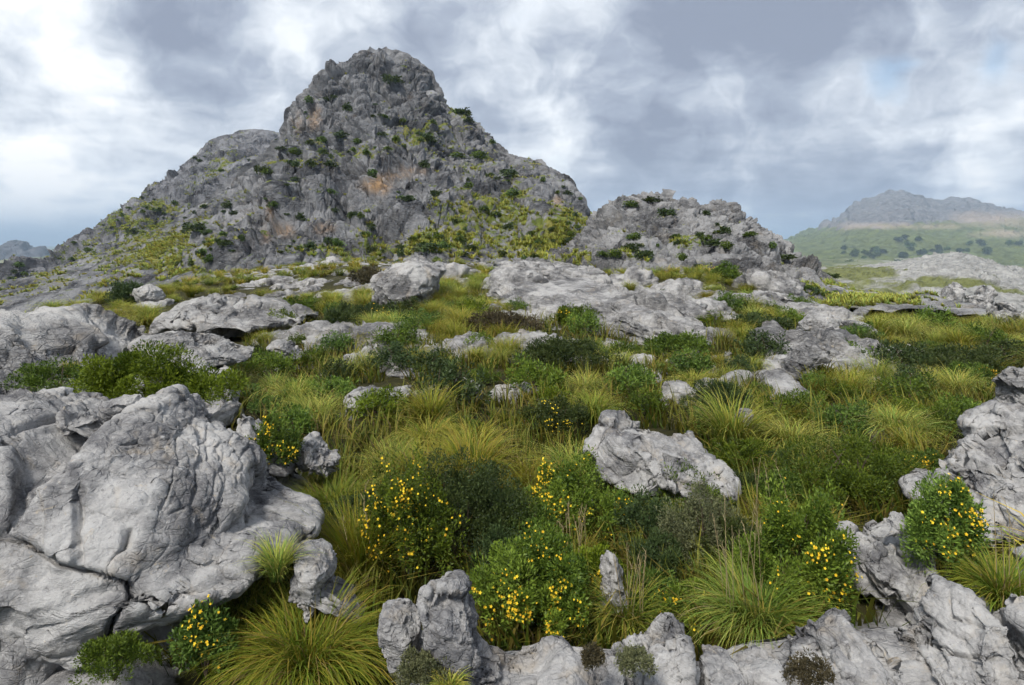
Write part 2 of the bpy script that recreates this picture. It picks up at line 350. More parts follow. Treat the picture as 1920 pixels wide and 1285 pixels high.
# ------------------------------------------------------------------ mountain, ridge, knoll
def itp(pts):
    a = np.array(pts, float); return lambda x: np.interp(x, a[:, 0], a[:, 1])
def smoothed(f, w):
    return lambda x: (f(x-w)+2*f(x)+f(x+w))/4
def fan(name, px, sky, Yr, Yb, base, gexp, rows, mat_, noise, scales, grassf, stain_sunf=None, back=.14, carve=None, beds=(), crest=.6, crest_n=.85, relief=1.):
    px = np.asarray(px, float); nb = int(rows*back)
    sk, yr, yb, bs, ge = sky(px), Yr(px), Yb(px), base(px), gexp(px)
    zr = (HZN-sk)/FOC*yr; zb = (HZN-bs)/FOC*yb
    t = np.linspace(0, 1, 500)[None]
    Y = yb[:, None]+(yr-yb)[:, None]*t; Z = zb[:, None]+(zr-zb)[:, None]*t**ge[:, None]
    sl = np.sqrt(np.diff(Z/Y, axis=1)**2+(.22*np.diff(np.log(Y), axis=1))**2); s = np.concatenate([np.zeros((len(px), 1)), np.cumsum(sl, 1)], 1); s /= s[:, -1:]
    q = np.linspace(0, 1, rows-nb)
    tt = np.stack([np.interp(q, s[i], t[0]) for i in range(len(px))])
    tb = 1+np.linspace(0.004, .5, nb)**1.0
    tt = np.concatenate([tt, np.broadcast_to(tb, (len(px), nb))], 1)
    Y = yb[:, None]+(yr-yb)[:, None]*tt
    hh = np.maximum(zr-zb, 6)[:, None]
    Z = zb[:, None]+(zr-zb)[:, None]*np.minimum(tt, 1)**ge[:, None]-hh*np.maximum(tt-1, 0)*2.0
    X = (px-960)[:, None]/FOC*Y
    P = np.stack([X, Y, Z], -1)
    env = np.clip((zr-zb)/relief, .2, 1)[:, None]*(np.minimum(1, tt*2.5)*(1-crest_n*np.minimum(tt, 1)**5))
    f = P.reshape(-1, 3).astype(np.float32)
    N = None
    for L, A in noise:
        n = fbm(f*np.array([1, .7, .55], np.float32)/L+A, 4, .5, True).reshape(tt.shape)
        P[..., 2] += env*A*n*.8; P[..., 1] -= env*A*n*.7
        if N is None: N = grid_normals(P)      # relief stands off the broad shape
    N *= np.sign((N*(-P)).sum(-1, keepdims=True)+1e-9)
    f = P.reshape(-1, 3).astype(np.float32); d = np.zeros(len(f), np.float32)
    for s_, am, ck, an in scales: d += rockdisp(f, s_, am, ck, an, bulge=.30, soft=True)
    for L_, am_ in beds:
        ph = (f[:, 2]*.93+f[:, 0]*.22+f[:, 1]*.10)/L_+1.1*fbm(f/(L_*5)+31, 3); sw = ph-np.floor(ph)
        d += am_*L_*(np.minimum(sw*1.25, (1-sw)*5)-.45)*(.35+.65*sstep(-.2, .3, fbm(f/(L_*6)+77, 2)))
    d += .25*scales[-1][0]*fbm(f/scales[-1][0]*1.5, 3, .6)
    if carve is not None: d += carve(f)
    P = P+N*(d.reshape(tt.shape)*np.clip((zr-zb)/max(relief*.7, 1), .35, 1)[:, None]*(1-crest*np.exp(-((tt-1)/.05)**2))*(1-.5*np.clip(np.abs(N[..., 2]), 0, 1)**14))[..., None]
    N2 = grid_normals(P); N2 *= np.sign(N2[..., 2:3]+1e-9)
    f = P.reshape(-1, 3).astype(np.float32)
    qx, qy = w2p(f); nz = N2.reshape(-1, 3)[:, 2]
    gr = grassf(f, qx, qy, nz); st = stain_sunf(f, qx, qy) if stain_sunf else np.zeros(len(f))
    o = link(name, mkmesh(name, f, grid_faces(len(px), rows), mat_, False, {'grass': gr, 'stain': st}))
    o['kind'] = 'structure'
    return o, f, qx, qy, nz, gr
skyA = itp([(-100, 545), (60, 520), (150, 492), (240, 455), (330, 412), (400, 362), (463, 316), (505, 285), (526, 262), (534, 240), (542, 205), (556, 186), (578, 168), (598, 146), (640, 122), (665, 106), (690, 99), (715, 96), (745, 101), (775, 112), (795, 128), (815, 155), (828, 180), (838, 198), (850, 207), (874, 212), (884, 228), (905, 248), (930, 272), (950, 290), (985, 297), (1010, 303), (1040, 328), (1068, 356), (1090, 380), (1110, 403), (1140, 420), (1200, 460), (1260, 480)])
def grassA(f, qx, qy, nz):
    b = blob(qx, qy, [(790, 255, 75, 32, .62), (905, 400, 90, 42, .72), (1020, 420, 90, 28, .75), (960, 360, 40, 30, .5), (700, 290, 40, 20, .45), (820, 450, 140, 30, .62), (330, 470, 110, 45, .42), (230, 420, 80, 50, .45), (560, 300, 60, 30, .3), (1060, 450, 120, 30, .8), (900, 310, 40, 30, .35), (850, 240, 40, 30, .4), (700, 470, 120, 25, .5)])
    n = fbm(f/5+70, 5, .62); return (b*.85+.50*n+.14+.5*(np.clip(nz, 0, 1)-.55)).clip(0, 1)*(nz > .15)
CAVE = (708, 338)
def stainA(f, qx, qy):
    return np.clip(blob(qx, qy, [(708, 346, 26, 16, 1.2), (740, 330, 40, 7, .6), (590, 218, 14, 22, .55), (560, 232, 12, 20, .4), (505, 395, 8, 30, .4), (532, 432, 18, 9, .8), (608, 430, 22, 12, .6), (500, 440, 10, 22, .4), (1045, 380, 10, 14, .7), (775, 320, 30, 8, .7)])+.25*fbm(f/4+11, 3)-.08, 0, 1)
def carveA(f):
    qx, qy = w2p(f); hole = blob(qx, qy, [(705, 342, 44, 17, 6.0), (745, 326, 50, 8, 2.2), (540, 430, 40, 10, 2.5), (590, 222, 16, 18, 1.5)])
    lip = blob(qx, qy, [(705, 308, 80, 13, 2.6), (760, 302, 60, 9, 1.8)])
    return lip-hole
A = fan('mountain', np.arange(-90, 1262, 1.75), smoothed(skyA, 2), itp([(-100, 120), (200, 140), (500, 175), (715, 200), (900, 190), (1050, 160), (1260, 120)]), itp([(-100, 60), (300, 62), (600, 58), (800, 52), (1050, 52), (1260, 60)]),
        itp([(-100, 620), (100, 600), (300, 575), (500, 560), (700, 545), (900, 520), (1100, 515), (1260, 520)]), itp([(-100, 1.1), (350, 1.15), (520, 1.4), (640, 1.75), (800, 1.8), (950, 1.6), (1050, 1.35), (1260, 1.15)]), 470, M_MTN,
        [(60, 7.0), (22, 4.6), (9, 1.6)], [(14, .42, .14, (1, 1, 1.4)), (5.6, .42, .28, (1, 1, 2.0)), (2.2, .36, .25, (1, 1, 1.7)), (.9, .25, .18, (1, 1, 1.4))], grassA, stainA, carve=carveA, beds=((8.0, .24), (3.0, .20)), relief=45.)
A[0]['label'] = 'steep grey limestone mountain with an orange overhang'
skyB = itp([(-400, 600), (-100, 560), (0, 533), (30, 510), (60, 497), (105, 487), (130, 470), (180, 437), (215, 410), (240, 396), (270, 370), (300, 345), (330, 325), (375, 285), (395, 265), (430, 254), (450, 245), (480, 243), (510, 246), (528, 252), (560, 290), (620, 380)])
B = fan('back_ridge', np.arange(-260, 600, 2.0), smoothed(skyB, 2), itp([(-300, 180), (0, 210), (240, 260), (400, 320), (620, 330)]), itp([(-300, 95), (200, 120), (620, 170)]), itp([(-300, 640), (0, 600), (300, 560), (620, 530)]),
        itp([(-300, 1.0), (620, 1.1)]), 300, M_RIDGE, [(70, 7.0), (25, 4.0)], [(13, .32, .09, (1, 1, 1.5)), (5, .28, .15, (1, 1, 1.6)), (2.2, .26, .15, (1, 1, 1.5))],
        lambda f, qx, qy, nz: (blob(qx, qy, [(280, 420, 110, 50, .55), (180, 480, 90, 30, .4), (420, 310, 60, 40, .3), (60, 540, 60, 30, .5)])+.34*fbm(f/11+90, 4)+.08+.4*(np.clip(nz, 0, 1)-.55)).clip(0, 1)*(nz > .15), beds=((7.0, .15), (2.6, .14)))
B[0]['label'] = 'long grey rocky ridge behind the mountain on its far side'
skyC = itp([(960, 500), (1040, 478), (1085, 456), (1105, 430), (1130, 405), (1150, 384), (1165, 376), (1200, 374), (1225, 368), (1250, 366), (1262, 382), (1275, 384), (1292, 376), (1308, 386), (1330, 388), (1347, 382), (1362, 388), (1380, 402), (1400, 416), (1425, 434), (1455, 455), (1480, 475), (1505, 494), (1535, 512), (1560, 526), (1600, 545), (1650, 556), (1700, 557), (1740, 548), (1780, 570), (1850, 580)])
C = fan('rocky_knoll', np.arange(962, 1850, 1.6), skyC, itp([(960, 62), (1250, 74), (1500, 64), (1700, 46), (1850, 42)]), itp([(960, 40), (1200, 36), (1500, 34), (1850, 30)]), itp([(960, 560), (1200, 565), (1500, 570), (1850, 590)]),
        itp([(960, 1.2), (1850, 1.25)]), 320, M_KNOLL, [(18, 1.2), (7, .7)], [(4.5, .50, .14, (1.2, 1.2, .9)), (1.8, .44, .24, (1.3, 1.3, .9)), (.75, .32, .20, (1.2, 1.2, 1)), (.38, .22, .12, (1, 1, 1))],
        lambda f, qx, qy, nz: (blob(qx, qy, [(1330, 515, 60, 18, .6), (1240, 540, 90, 20, .55), (1450, 545, 120, 18, .55), (1210, 470, 40, 18, .3), (1290, 455, 40, 12, .4), (1080, 490, 60, 25, .6), (1600, 562, 120, 12, .4)])+.34*fbm(f/3+40, 4)+.1+.4*(np.clip(nz, 0, 1)-.55)).clip(0, 1)*(nz > .2), beds=((2.4, .13), (.9, .12)), crest=.1)
C[0]['label'] = 'low craggy limestone knoll beside the mountain'
# far land on the valley's other side
def far_mat(name, S, rockc, grassc, thr):
    m, t = mat(name)
    G = t.n('ShaderNodeNewGeometry'); P = G.outputs['Position']
    n = t.noise(P, 1/S, 9, .66, .3); n2 = t.noise(P, 8/S, 8, .7)
    rc = t.ramp(n2, [(.35, tuple(x*.6 for x in rockc)), (.65, tuple(min(.7, x*1.35) for x in rockc))])
    gc = t.ramp(n2, [(.35, tuple(x*.6 for x in grassc)), (.65, tuple(x*1.3 for x in grassc))])
    at = t.n('ShaderNodeAttribute', attribute_name='grass').outputs['Fac']
    f = t.ramp(t.m('ADD', at, t.m('MULTIPLY', t.m('SUBTRACT', n, .5), 1.1)), [(thr-.05, 0.0), (thr+.08, 1.0)])
    c = t.mix(f, rc, gc)
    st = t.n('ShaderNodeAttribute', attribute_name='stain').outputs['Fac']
    c = t.mix(st, c, (.46, .36, .27))  # tan of the cliff bands, also painted sunlight on the far mountain
    bm = t.n('ShaderNodeBump', inp={'Strength': .7, 'Distance': .08*S, 'Height': n2}).outputs[0]
    out(t, c, .95, bm, spec=.05); return m
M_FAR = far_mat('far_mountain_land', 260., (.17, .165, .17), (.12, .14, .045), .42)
M_KARST = far_mat('karst_hill_land', 60., (.30, .295, .28), (.15, .16, .055), .55)
M_FARL = far_mat('far_peak_land', 200., (.10, .10, .11), (.05, .06, .03), .62)
skyE = itp([(1380, 520), (1440, 476), (1475, 456), (1500, 444), (1530, 433), (1560, 418), (1580, 404), (1592, 390), (1618, 378), (1640, 372), (1660, 364), (1690, 362), (1720, 370), (1745, 378), (1790, 381), (1850, 388), (1920, 404), (2050, 445), (2300, 470)])
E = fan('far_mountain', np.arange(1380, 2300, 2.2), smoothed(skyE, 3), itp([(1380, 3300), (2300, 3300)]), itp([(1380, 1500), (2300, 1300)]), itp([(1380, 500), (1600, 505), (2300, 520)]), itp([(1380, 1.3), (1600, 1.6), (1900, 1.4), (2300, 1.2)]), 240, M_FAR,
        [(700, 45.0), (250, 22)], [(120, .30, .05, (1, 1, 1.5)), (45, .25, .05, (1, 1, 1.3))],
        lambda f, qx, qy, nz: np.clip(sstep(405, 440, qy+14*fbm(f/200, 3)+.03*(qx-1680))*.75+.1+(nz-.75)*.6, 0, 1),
        lambda f, qx, qy: np.clip(blob(qx, qy, [(1640, 424, 90, 7, .7), (1760, 425, 60, 7, .6), (1880, 438, 60, 9, .8), (1870, 412, 90, 16, .75)])+.3*fbm(f/60, 3)-.15, 0, .8), crest=0, crest_n=.35, beds=((60, .12),))  # tan cliff bands, and sunlight painted into the colour of the right flank
E[0]['label'] = 'hazy far mountain with green slopes and a cliff band'
skyD = itp([(1420, 545), (1480, 515), (1540, 508), (1600, 506), (1660, 498), (1700, 492), (1740, 486), (1775, 479), (1800, 477), (1830, 485), (1870, 500), (1920, 512), (2000, 520), (2200, 530)])
D = fan('karst_hill', np.arange(1420, 2200, 2.0), smoothed(skyD, 4), itp([(1420, 620), (2200, 560)]), itp([(1420, 260), (2200, 200)]), itp([(1420, 600), (1900, 620), (2200, 630)]), itp([(1420, 1.0), (2200, 1.0)]), 200, M_KARST,
        [(120, 9.0), (40, 5)], [(14, .42, .12, (1, 1, 1)), (6, .42, .12, (1, 1, 1))], lambda f, qx, qy, nz: np.clip(.5+.45*fbm(f/50, 4)+blob(qx, qy, [(1600, 510, 90, 14, .4)])-blob(qx, qy, [(1800, 490, 120, 25, .35)]), 0, 1), crest=0, crest_n=.5)
D[0]['label'] = 'pale karst hill below the far mountain'
skyF = itp([(-500, 470), (-200, 466), (-60, 474), (0, 472), (14, 464), (26, 459), (35, 456), (44, 459), (54, 468), (66, 472), (78, 473), (90, 480), (103, 487), (150, 512), (220, 540)])
F_ = fan('far_peak', np.arange(-500, 220, 2.0), skyF, itp([(-500, 2300), (220, 2300)]), itp([(-500, 1500), (220, 1500)]), itp([(-500, 560), (220, 560)]), itp([(-500, 1.2), (220, 1.2)]), 130, M_FARL,
         [(400, 40.0), (120, 20)], [(90, .35, .05, (1, 1, 1)), (40, .35, .05, (1, 1, 1))], lambda f, qx, qy, nz: np.clip(.35+.3*fbm(f/100, 3), 0, 1), crest=0, crest_n=.4)
F_[0]['label'] = 'jagged bluish far peak at the edge of the view'
def sea():
    m, t = mat('sea_water')
    P = t.n('ShaderNodeNewGeometry').outputs['Position']
    bm = t.n('ShaderNodeBump', inp={'Strength': .3, 'Distance': 2, 'Height': t.noise(P, .02, 6, .6)}).outputs[0]
    out(t, (.03, .07, .12, 1), .35, bm, spec=.4)
    a = np.linspace(0, 2*math.pi, 65)[:-1]; R_ = 45000.
    V = np.concatenate([[[0, 0, -130.]], np.stack([R_*np.cos(a), R_*np.sin(a), np.full(64, -130.)], 1)])
    i = np.arange(64); o = link('sea', mkmesh('sea', V, np.stack([0*i, 1+i, 1+(i+1) % 64], 1), m)); o['kind'] = 'structure'; o['label'] = 'blue sea on the horizon'
sea()
def haze():
    m, t = mat('haze_air')
    v = t.n('ShaderNodeVolumePrincipled', inp={'Color': (.60, .79, 1.0, 1), 'Density': 1.5e-4, 'Anisotropy': 0.0})
    t.n('ShaderNodeOutputMaterial', inp={'Volume': v.outputs[0]})
    x, y0, y1, z0, z1 = 46000, -46000, 46000, -140., 300.
    V = [(sx*x, yy, zz) for zz in (z0, z1) for yy in (y0, y1) for sx in (-1, 1)]
    F = [(0, 2, 3, 1), (4, 5, 7, 6), (0, 1, 5, 4), (2, 6, 7, 3), (0, 4, 6, 2), (1, 3, 7, 5)]
    o = link('haze', mkmesh('haze', V, F, m, False)); tag(o, 'thin blue haze in the air over the whole valley', 'haze', kind='stuff')
haze()

# ------------------------------------------------------------------ rocks
OUT = []            # outlines of rocks already standing, in pixels
LAND = []           # things with a short name, to tell repeats apart by
def landmark(label, px, py):
    import re
    m = re.split(r" (?:with|beside|below|at|in|on|behind|between|lying|split|poking|running|standing|among|above|left|of|covered|under|tucked|cut|dotted|where|growing|along|next|near|to|from|hanging|leaning|peeping|filling|left)\b|,", label)[0]
    if 2 <= len(m.split()) <= 7: LAND.append((m, px, py))
ORD = ['closest', 'second closest', 'third closest', 'fourth closest', 'fifth closest', 'sixth closest', 'seventh closest', 'eighth closest', 'ninth closest', 'tenth closest', 'eleventh closest', 'twelfth closest', 'thirteenth closest', 'fourteenth closest', 'fifteenth closest', 'sixteenth closest', 'seventeenth closest', 'eighteenth closest', 'nineteenth closest', 'twentieth closest', 'twenty-first closest', 'twenty-second closest', 'twenty-third closest', 'twenty-fourth closest', 'twenty-fifth closest', 'twenty-sixth closest', 'twenty-seventh closest', 'twenty-eighth closest']
def name_apart(items, marks, noun, back, front, yk=1.6):
    """items: (object, px, py); each is called by its rank from the nearest landmark"""
    from collections import Counter, defaultdict
    n = Counter(m[0] for m in marks); marks = [m for m in marks if n[m[0]] == 1]; B_ = defaultdict(list)
    mx = np.array([m[1] for m in marks], float); my = np.array([m[2] for m in marks], float)
    for o, px, py in items:
        d = np.hypot(mx-px, (my-py)*yk); k = int(np.argmin(d)); dx, dy = px-mx[k], (py-my[k])*yk
        rel = ('left of' if dx < 0 else 'right of') if abs(dx) > abs(dy) else (back if dy < 0 else front)
        B_[(rel, marks[k][0])].append((d[k], o))
    for (rel, m), L in B_.items():
        for i, (d, o) in enumerate(sorted(L, key=lambda t: t[0])):
            o['label'] = f"{ORD[min(i, 27)] if len(L) > 1 else 'only'} {noun} {rel} the {m}"

def star(poly, th):
    """radius of a star-shaped outline in direction th"""
    p = np.asarray(poly, float)
    # densify, then interpolate radius over angle
    q = np.concatenate([p[i]+(p[(i+1) % len(p)]-p[i])*np.linspace(0, 1, 12, endpoint=False)[:, None] for i in range(len(p))])
    a = np.arctan2(q[:, 1], q[:, 0]); r = np.hypot(q[:, 0], q[:, 1])
    b = np.linspace(-math.pi, math.pi, 241); k = np.digitize(a, b)-1
    rr = np.full(240, np.nan)
    for i in range(240):
        s = k == i
        if s.any(): rr[i] = r[s].max()
    c = (b[:-1]+b[1:])/2; ok = ~np.isnan(rr)
    return np.interp(th, np.concatenate([c[ok][-1:]-2*math.pi, c[ok], c[ok][:1]+2*math.pi]), np.concatenate([rr[ok][-1:], rr[ok], rr[ok][:1]]))
def seg_dist(px, py, pts):
    d = np.full(len(px), 1e9)
    for (x0, y0), (x1, y1) in zip(pts[:-1], pts[1:]):
        dx, dy = x1-x0, y1-y0; t = np.clip(((px-x0)*dx+(py-y0)*dy)/(dx*dx+dy*dy), 0, 1)
        d = np.minimum(d, np.hypot(px-x0-t*dx, py-y0-t*dy))
    return d
FACETS = ((.45, .85, .10, .008), (.17, .60, .10, .005))
def finish_rock(name, label, V, F, size, N, seed, amps, mat_, group, cracks, aniso, tilt, cat='rock', extra=None, facets=((.45, .85, .10, .008), (.17, .60, .10, .005))):
    nrm = vnormals(V, F); flip = np.sign(((V-V.mean(0))*nrm).sum()); nrm *= flip
    if flip < 0: F = F[:, ::-1]
    for fs, fk, ft, fo in facets:
        q = (V+seed*7.31).astype(np.float32) @ rot(*tilt)*np.array(aniso, np.float32)**.6/(fs*size)
        q = q+.10*np.stack([vn(q*2+5), vn(q*2+25), vn(q*2+45)], 1)
        _, inv = np.unique(cell_ids(q), return_inverse=True); inv = inv.ravel(); m_ = inv.max()+1; cnt = np.bincount(inv, minlength=m_).astype(float)
        pc = np.stack([np.bincount(inv, weights=V[:, k], minlength=m_)/cnt for k in range(3)], 1); nc = np.stack([np.bincount(inv, weights=nrm[:, k], minlength=m_)/cnt for k in range(3)], 1)
        rg = np.random.default_rng(seed+int(fs*1000)); nc += rg.normal(0, ft, nc.shape); nc /= np.linalg.norm(nc, axis=1, keepdims=True)
        off = rg.normal(0, fo*size, m_)
        dist = ((V-pc[inv])*nc[inv]).sum(1)-off[inv]
        V = V-nc[inv]*(np.clip(dist, -.18*fs*size, .18*fs*size)*fk)[:, None]
    ea = np.concatenate([F[:, k] for k in range(4)]); eb = np.concatenate([F[:, (k+1) % 4] for k in range(4)]); deg = np.bincount(ea, minlength=len(V))+np.bincount(eb, minlength=len(V))
    for it in range(3 if N > 150 else max(1, N//70)):          # wear the facet edges a little
        m_ = np.stack([(np.bincount(ea, weights=V[eb, k], minlength=len(V))+np.bincount(eb, weights=V[ea, k], minlength=len(V)))/np.maximum(deg, 1) for k in range(3)], 1)
        V = .35*V+.65*m_
    nrm = vnormals(V, F); nrm *= np.sign(((V-V.mean(0))*nrm).sum())
    q = V+seed*7.31
    d = np.zeros(len(V), np.float32)
    patch = sstep(-.25, .25, fbm(q/size*1.6+4, 2))          # layered zones and smoother zones
    for k, (s, a, c) in enumerate(amps):
        w = 1.0 if k == 0 else (.35+.65*patch)
        d += rockdisp(q, s*size, a, c, aniso, tilt)*w
    d += size*(.014*fbm(q/size*4, 5, .55)+.008*fbm(q/size*14, 4, .6)+.010*fbm(q/size*3+9, 4, .5, True)); d -= .35*np.percentile(d, 80)
    if cracks:
        px, py = w2p(V)
        wob = 3.5*fbm(q/size*9+20, 3)
        for pts, wd, dp in cracks:
            e = seg_dist(px+wob, py+wob[::-1]*0+2.5*fbm(q/size*9+60, 3), pts); d -= np.where(nrm[:, 1] < .3, dp*np.exp(-(e/wd)**2), 0)
    if extra is not None: d += extra(V, nrm)
    V = V+nrm*d[:, None]
    c = np.array([V[:, 0].mean(), V[:, 1].mean(), V[:, 2].min()])
    o = link(name, mkmesh(name, V-c, F, mat_, True), loc=c)
    return tag(o, label, cat, group)
DEF = [(.50, .14, .03), (.21, .16, .10), (.09, .18, .12), (.042, .16, .10)]
def boulder(label, poly, N=40, depth=None, Y=None, seed=1, amps=DEF, name='boulder', mat_=None, group=None, cracks=None, aniso=(1, 1, 1.7), tilt=(.3, .35, .3), sq=.62, lean=0., cat='rock', cx=None, extra=None, back=.45, facets=None):
    P = np.array(poly, float); OUT.append(P); landmark(label, P[:, 0].mean(), P[:, 1].mean())
    b = P[np.argmax(P[:, 1])]
    w = np.ptp(P[:, 0]); h = np.ptp(P[:, 1])
    if Y is None:
        k = P[P[:, 1] > P[:, 1].max()-.12*h]; yb = gpt(k[:, 0].mean(), P[:, 1].max()-1)[1]
        dp = depth if depth else .40*min(w, 1.6*h)/FOC*yb
        Y = yb+dp*back
    else: dp = depth if depth else .40*min(w, 1.6*h)/FOC*Y
    c = np.array(cx, float) if cx else np.array(((P[:, 0].min()+P[:, 0].max())/2, P[:, 1].min()+.55*h))
    R = (P-c)*np.array((1, -1))
    V, F = cubesphere(N); V = V.astype(np.float64)
    th = np.arctan2(V[:, 2], V[:, 0]); rho = np.hypot(V[:, 0], V[:, 2])
    want_th = np.linspace(-math.pi, math.pi, 73)[:-1]+math.pi/72; want = star(R, want_th); gain = np.ones(72)
    r0 = star(R, th)/FOC*Y; r_s = np.sign(V[:, 1])*np.abs(V[:, 1])**.8
    for it in range(5):
        # size the body until its seen outline has the rock's real width and height
        gg = np.interp(th, np.concatenate([want_th[-1:]-2*math.pi, want_th, want_th[:1]+2*math.pi]), np.concatenate([gain[-1:], gain, gain[:1]]))
        rr = r0*gg*rho**sq
        foot = np.maximum(np.abs(r_s), .85*rho*np.maximum(0, -np.sin(th)))*np.where(V[:, 1] < 0, -1, 1)
        W = np.stack([(c[0]-960)/FOC*Y+rr*np.cos(th), Y+foot*dp, (HZN-c[1])/FOC*Y+rr*np.sin(th)], 1)
        W[:, 1] += lean*(W[:, 2]-W[:, 2].mean())      # the top runs back, the foot runs forward
        qx, qy = w2p(W); an = np.arctan2(c[1]-qy, qx-c[0]); ra = np.hypot(qx-c[0], qy-c[1]); k = np.clip(((an+math.pi)/(2*math.pi)*72).astype(int), 0, 71)
        got = np.full(72, 1e-3); np.maximum.at(got, k, ra)
        f_ = np.clip(want/np.where(got > 1, got, want), .6, 1.6); f_ = (np.roll(f_, 1)+2*f_+np.roll(f_, -1))/4
        gain = np.clip(gain*f_**.8, .25, 2.5)
    size = .5*(w+h)/FOC*Y
    return finish_rock(name, label, W, F, size, N, seed, amps, mat_ or (M_ROCK if Y < 9 else M_ROCK2), group, cracks, aniso, tilt, cat, extra, facets or FACETS)
def slab(label, poly, h=.4, N=40, seed=1, amps=DEF, name='rock_slab', mat_=None, group=None, cracks=None, aniso=(1, 1, 2.6), tilt=(.12, .15, .5), cat='rock', sq=.5):
    P = np.array(poly, float); OUT.append(P); landmark(label, P[:, 0].mean(), P[:, 1].mean())
    G = np.array([gpt(x, y) for x, y in P]); c = G[:, :2].mean(0)
    V, F = cubesphere(N); V = V.astype(np.float64)
    th = np.arctan2(V[:, 1], V[:, 0]); rho = np.hypot(V[:, 0], V[:, 1])
    # scale depth so the outline is roughly round before taking radii
    sx, sy = np.ptp(G[:, 0])/2, np.ptp(G[:, 1])/2
    r = star((G[:, :2]-c)/[sx, sy], th); rr = r*rho**sq
    x = c[0]+rr*np.cos(th)*sx; y = c[1]+rr*np.sin(th)*sy
    z = Hg(x, np.maximum(y, 1))+np.sign(V[:, 2])*np.abs(V[:, 2])**.7*h
    size = min(np.sqrt(sx*sy)*1.3, 3.5)
    a2 = [(s, a*min(1, h*2.2/size), ck*min(1, h*3/size)) for s, a, ck in amps]
    return finish_rock(name, label, np.stack([x, y, z], 1), F, size, N, seed, a2, mat_ or (M_ROCK if c[1] < 9 else M_ROCK2), group, cracks, aniso, tilt, cat)

def hero_extra(V, n):
    px, py = w2p(V)
    # smooth upper dome stands proud of the lower blocks; ribbed flutes fall from the left shoulder
    line = np.interp(px, [-40, 0, 60, 120, 200, 245, 290, 330, 420, 600], [1000, 1006, 1022, 1062, 1083, 1098, 1136, 1140, 1095, 1010])
    up = sstep(6, -14, py-line)
    d = .07*up
    for x0, x1, y0, y1, a in ((25, 45, 905, 1000, -.04), (95, 150, 920, 1070, .035), (150, 158, 920, 1075, -.05), (235, 245, 1000, 1060, -.03), (362, 372, 980, 1040, -.03)):
        d += a*sstep(x0-8, x0, px)*sstep(x1+8, x1, px)*sstep(y0-10, y0+10, py)*sstep(y1+10, y1-10, py)
    lay = sstep(250, 330, px)*sstep(1010, 930, py)+sstep(800, 770, py)          # thin plates on the upper right of the dome
    q = V+3.3; d += np.clip(lay, 0, 1)*(rockdisp(q, .34, .15, .09, (1, 1, 2.4), (.5, -.55, .2))+rockdisp(q, .14, .14, .10, (1, 1, 2.2), (.5, -.55, .2)))
    return np.where(n[:, 1] < .4, d, 0)
boulder('huge smooth grey domed boulder split by a dark crack, filling the lower left corner',
        [(-120, 860), (-60, 790), (0, 770), (60, 775), (115, 795), (150, 805), (190, 785), (225, 770), (262, 758), (301, 751), (341, 756), (381, 776), (432, 805), (467, 836), (497, 881), (532, 936), (554, 971), (625, 1005), (575, 1030), (512, 1072), (452, 1095), (412, 1147), (345, 1150), (325, 1190), (292, 1262), (240, 1300), (100, 1330), (-60, 1330), (-140, 1200)],
        N=200, Y=5.35, depth=1.15, seed=3, sq=.72, lean=.30, aniso=(1, 1, 1.5), tilt=(.5, -.45, .2),
        amps=[(.24, .03, .018), (.08, .04, .035), (.035, .05, .05)], cx=(200, 1010), extra=hero_extra, facets=((.24, .85, .02, .002), (.08, .55, .02, .001)),
        cracks=[([(-40, 1000), (0, 1005), (50, 1020), (110, 1060), (160, 1072), (200, 1083), (238, 1092), (248, 1112), (290, 1140), (330, 1130)], 3.2, .14),
                ([(246, 1112), (225, 1150), (207, 1180), (204, 1215)], 3, .14), ([(0, 840), (30, 815), (85, 800), (115, 790)], 4, .08), ([(15, 1000), (18, 950), (40, 915)], 4, .06),
                ([(245, 1000), (235, 1030), (215, 1055)], 3, .05), ([(225, 845), (262, 838), (290, 850), (320, 870)], 3, .05), ([(455, 990), (455, 965), (480, 960), (500, 985), (540, 975), (575, 990)], 3.5, .06), ([(375, 1030), (385, 1000), (405, 975)], 3, .05)])
boulder('squat grey rock at the edge of the view above the domed boulder', [(-80, 790), (-40, 755), (0, 744), (40, 736), (62, 752), (60, 790), (45, 830), (0, 865), (-60, 880)], N=56, Y=5.6, seed=5, depth=.4)
boulder('small knobbly grey rock beside the green juniper bush', [(52, 745), (75, 732), (108, 738), (114, 765), (108, 800), (60, 800)], N=34, Y=6.0, seed=6)
boulder('low layered grey rock on the shoulder of the domed boulder', [(100, 790), (112, 768), (130, 757), (165, 776), (196, 788), (190, 812), (120, 815)], N=34, Y=5.6, seed=7)
boulder('flat grey stone lying on the crest of the domed boulder', [(176, 778), (196, 752), (225, 742), (262, 738), (275, 752), (250, 775), (200, 795)], N=40, Y=5.75, seed=8)
boulder('long sloping grey slab with wavy ledges behind the juniper bush',
        [(-90, 610), (-30, 588), (0, 580), (60, 587), (120, 598), (180, 621), (240, 650), (300, 668), (350, 690), (400, 702), (440, 716), (448, 765), (440, 800), (380, 800), (200, 790), (0, 790), (-90, 780)],
        N=120, Y=11.0, depth=2.2, seed=9, lean=.8, aniso=(1, 1, 2.6), tilt=(.5, -.35, .2), amps=[(.4, .14, .03), (.14, .24, .08), (.055, .28, .10)], mat_=M_ROCK2)
boulder('layered grey outcrop lying on the end of the long sloping slab', [(235, 640), (270, 630), (330, 625), (400, 627), (450, 640), (480, 658), (472, 675), (430, 685), (300, 690), (250, 665)], N=70, Y=13.0, depth=1.0, seed=10, aniso=(1, 1, 2.8), lean=.4)
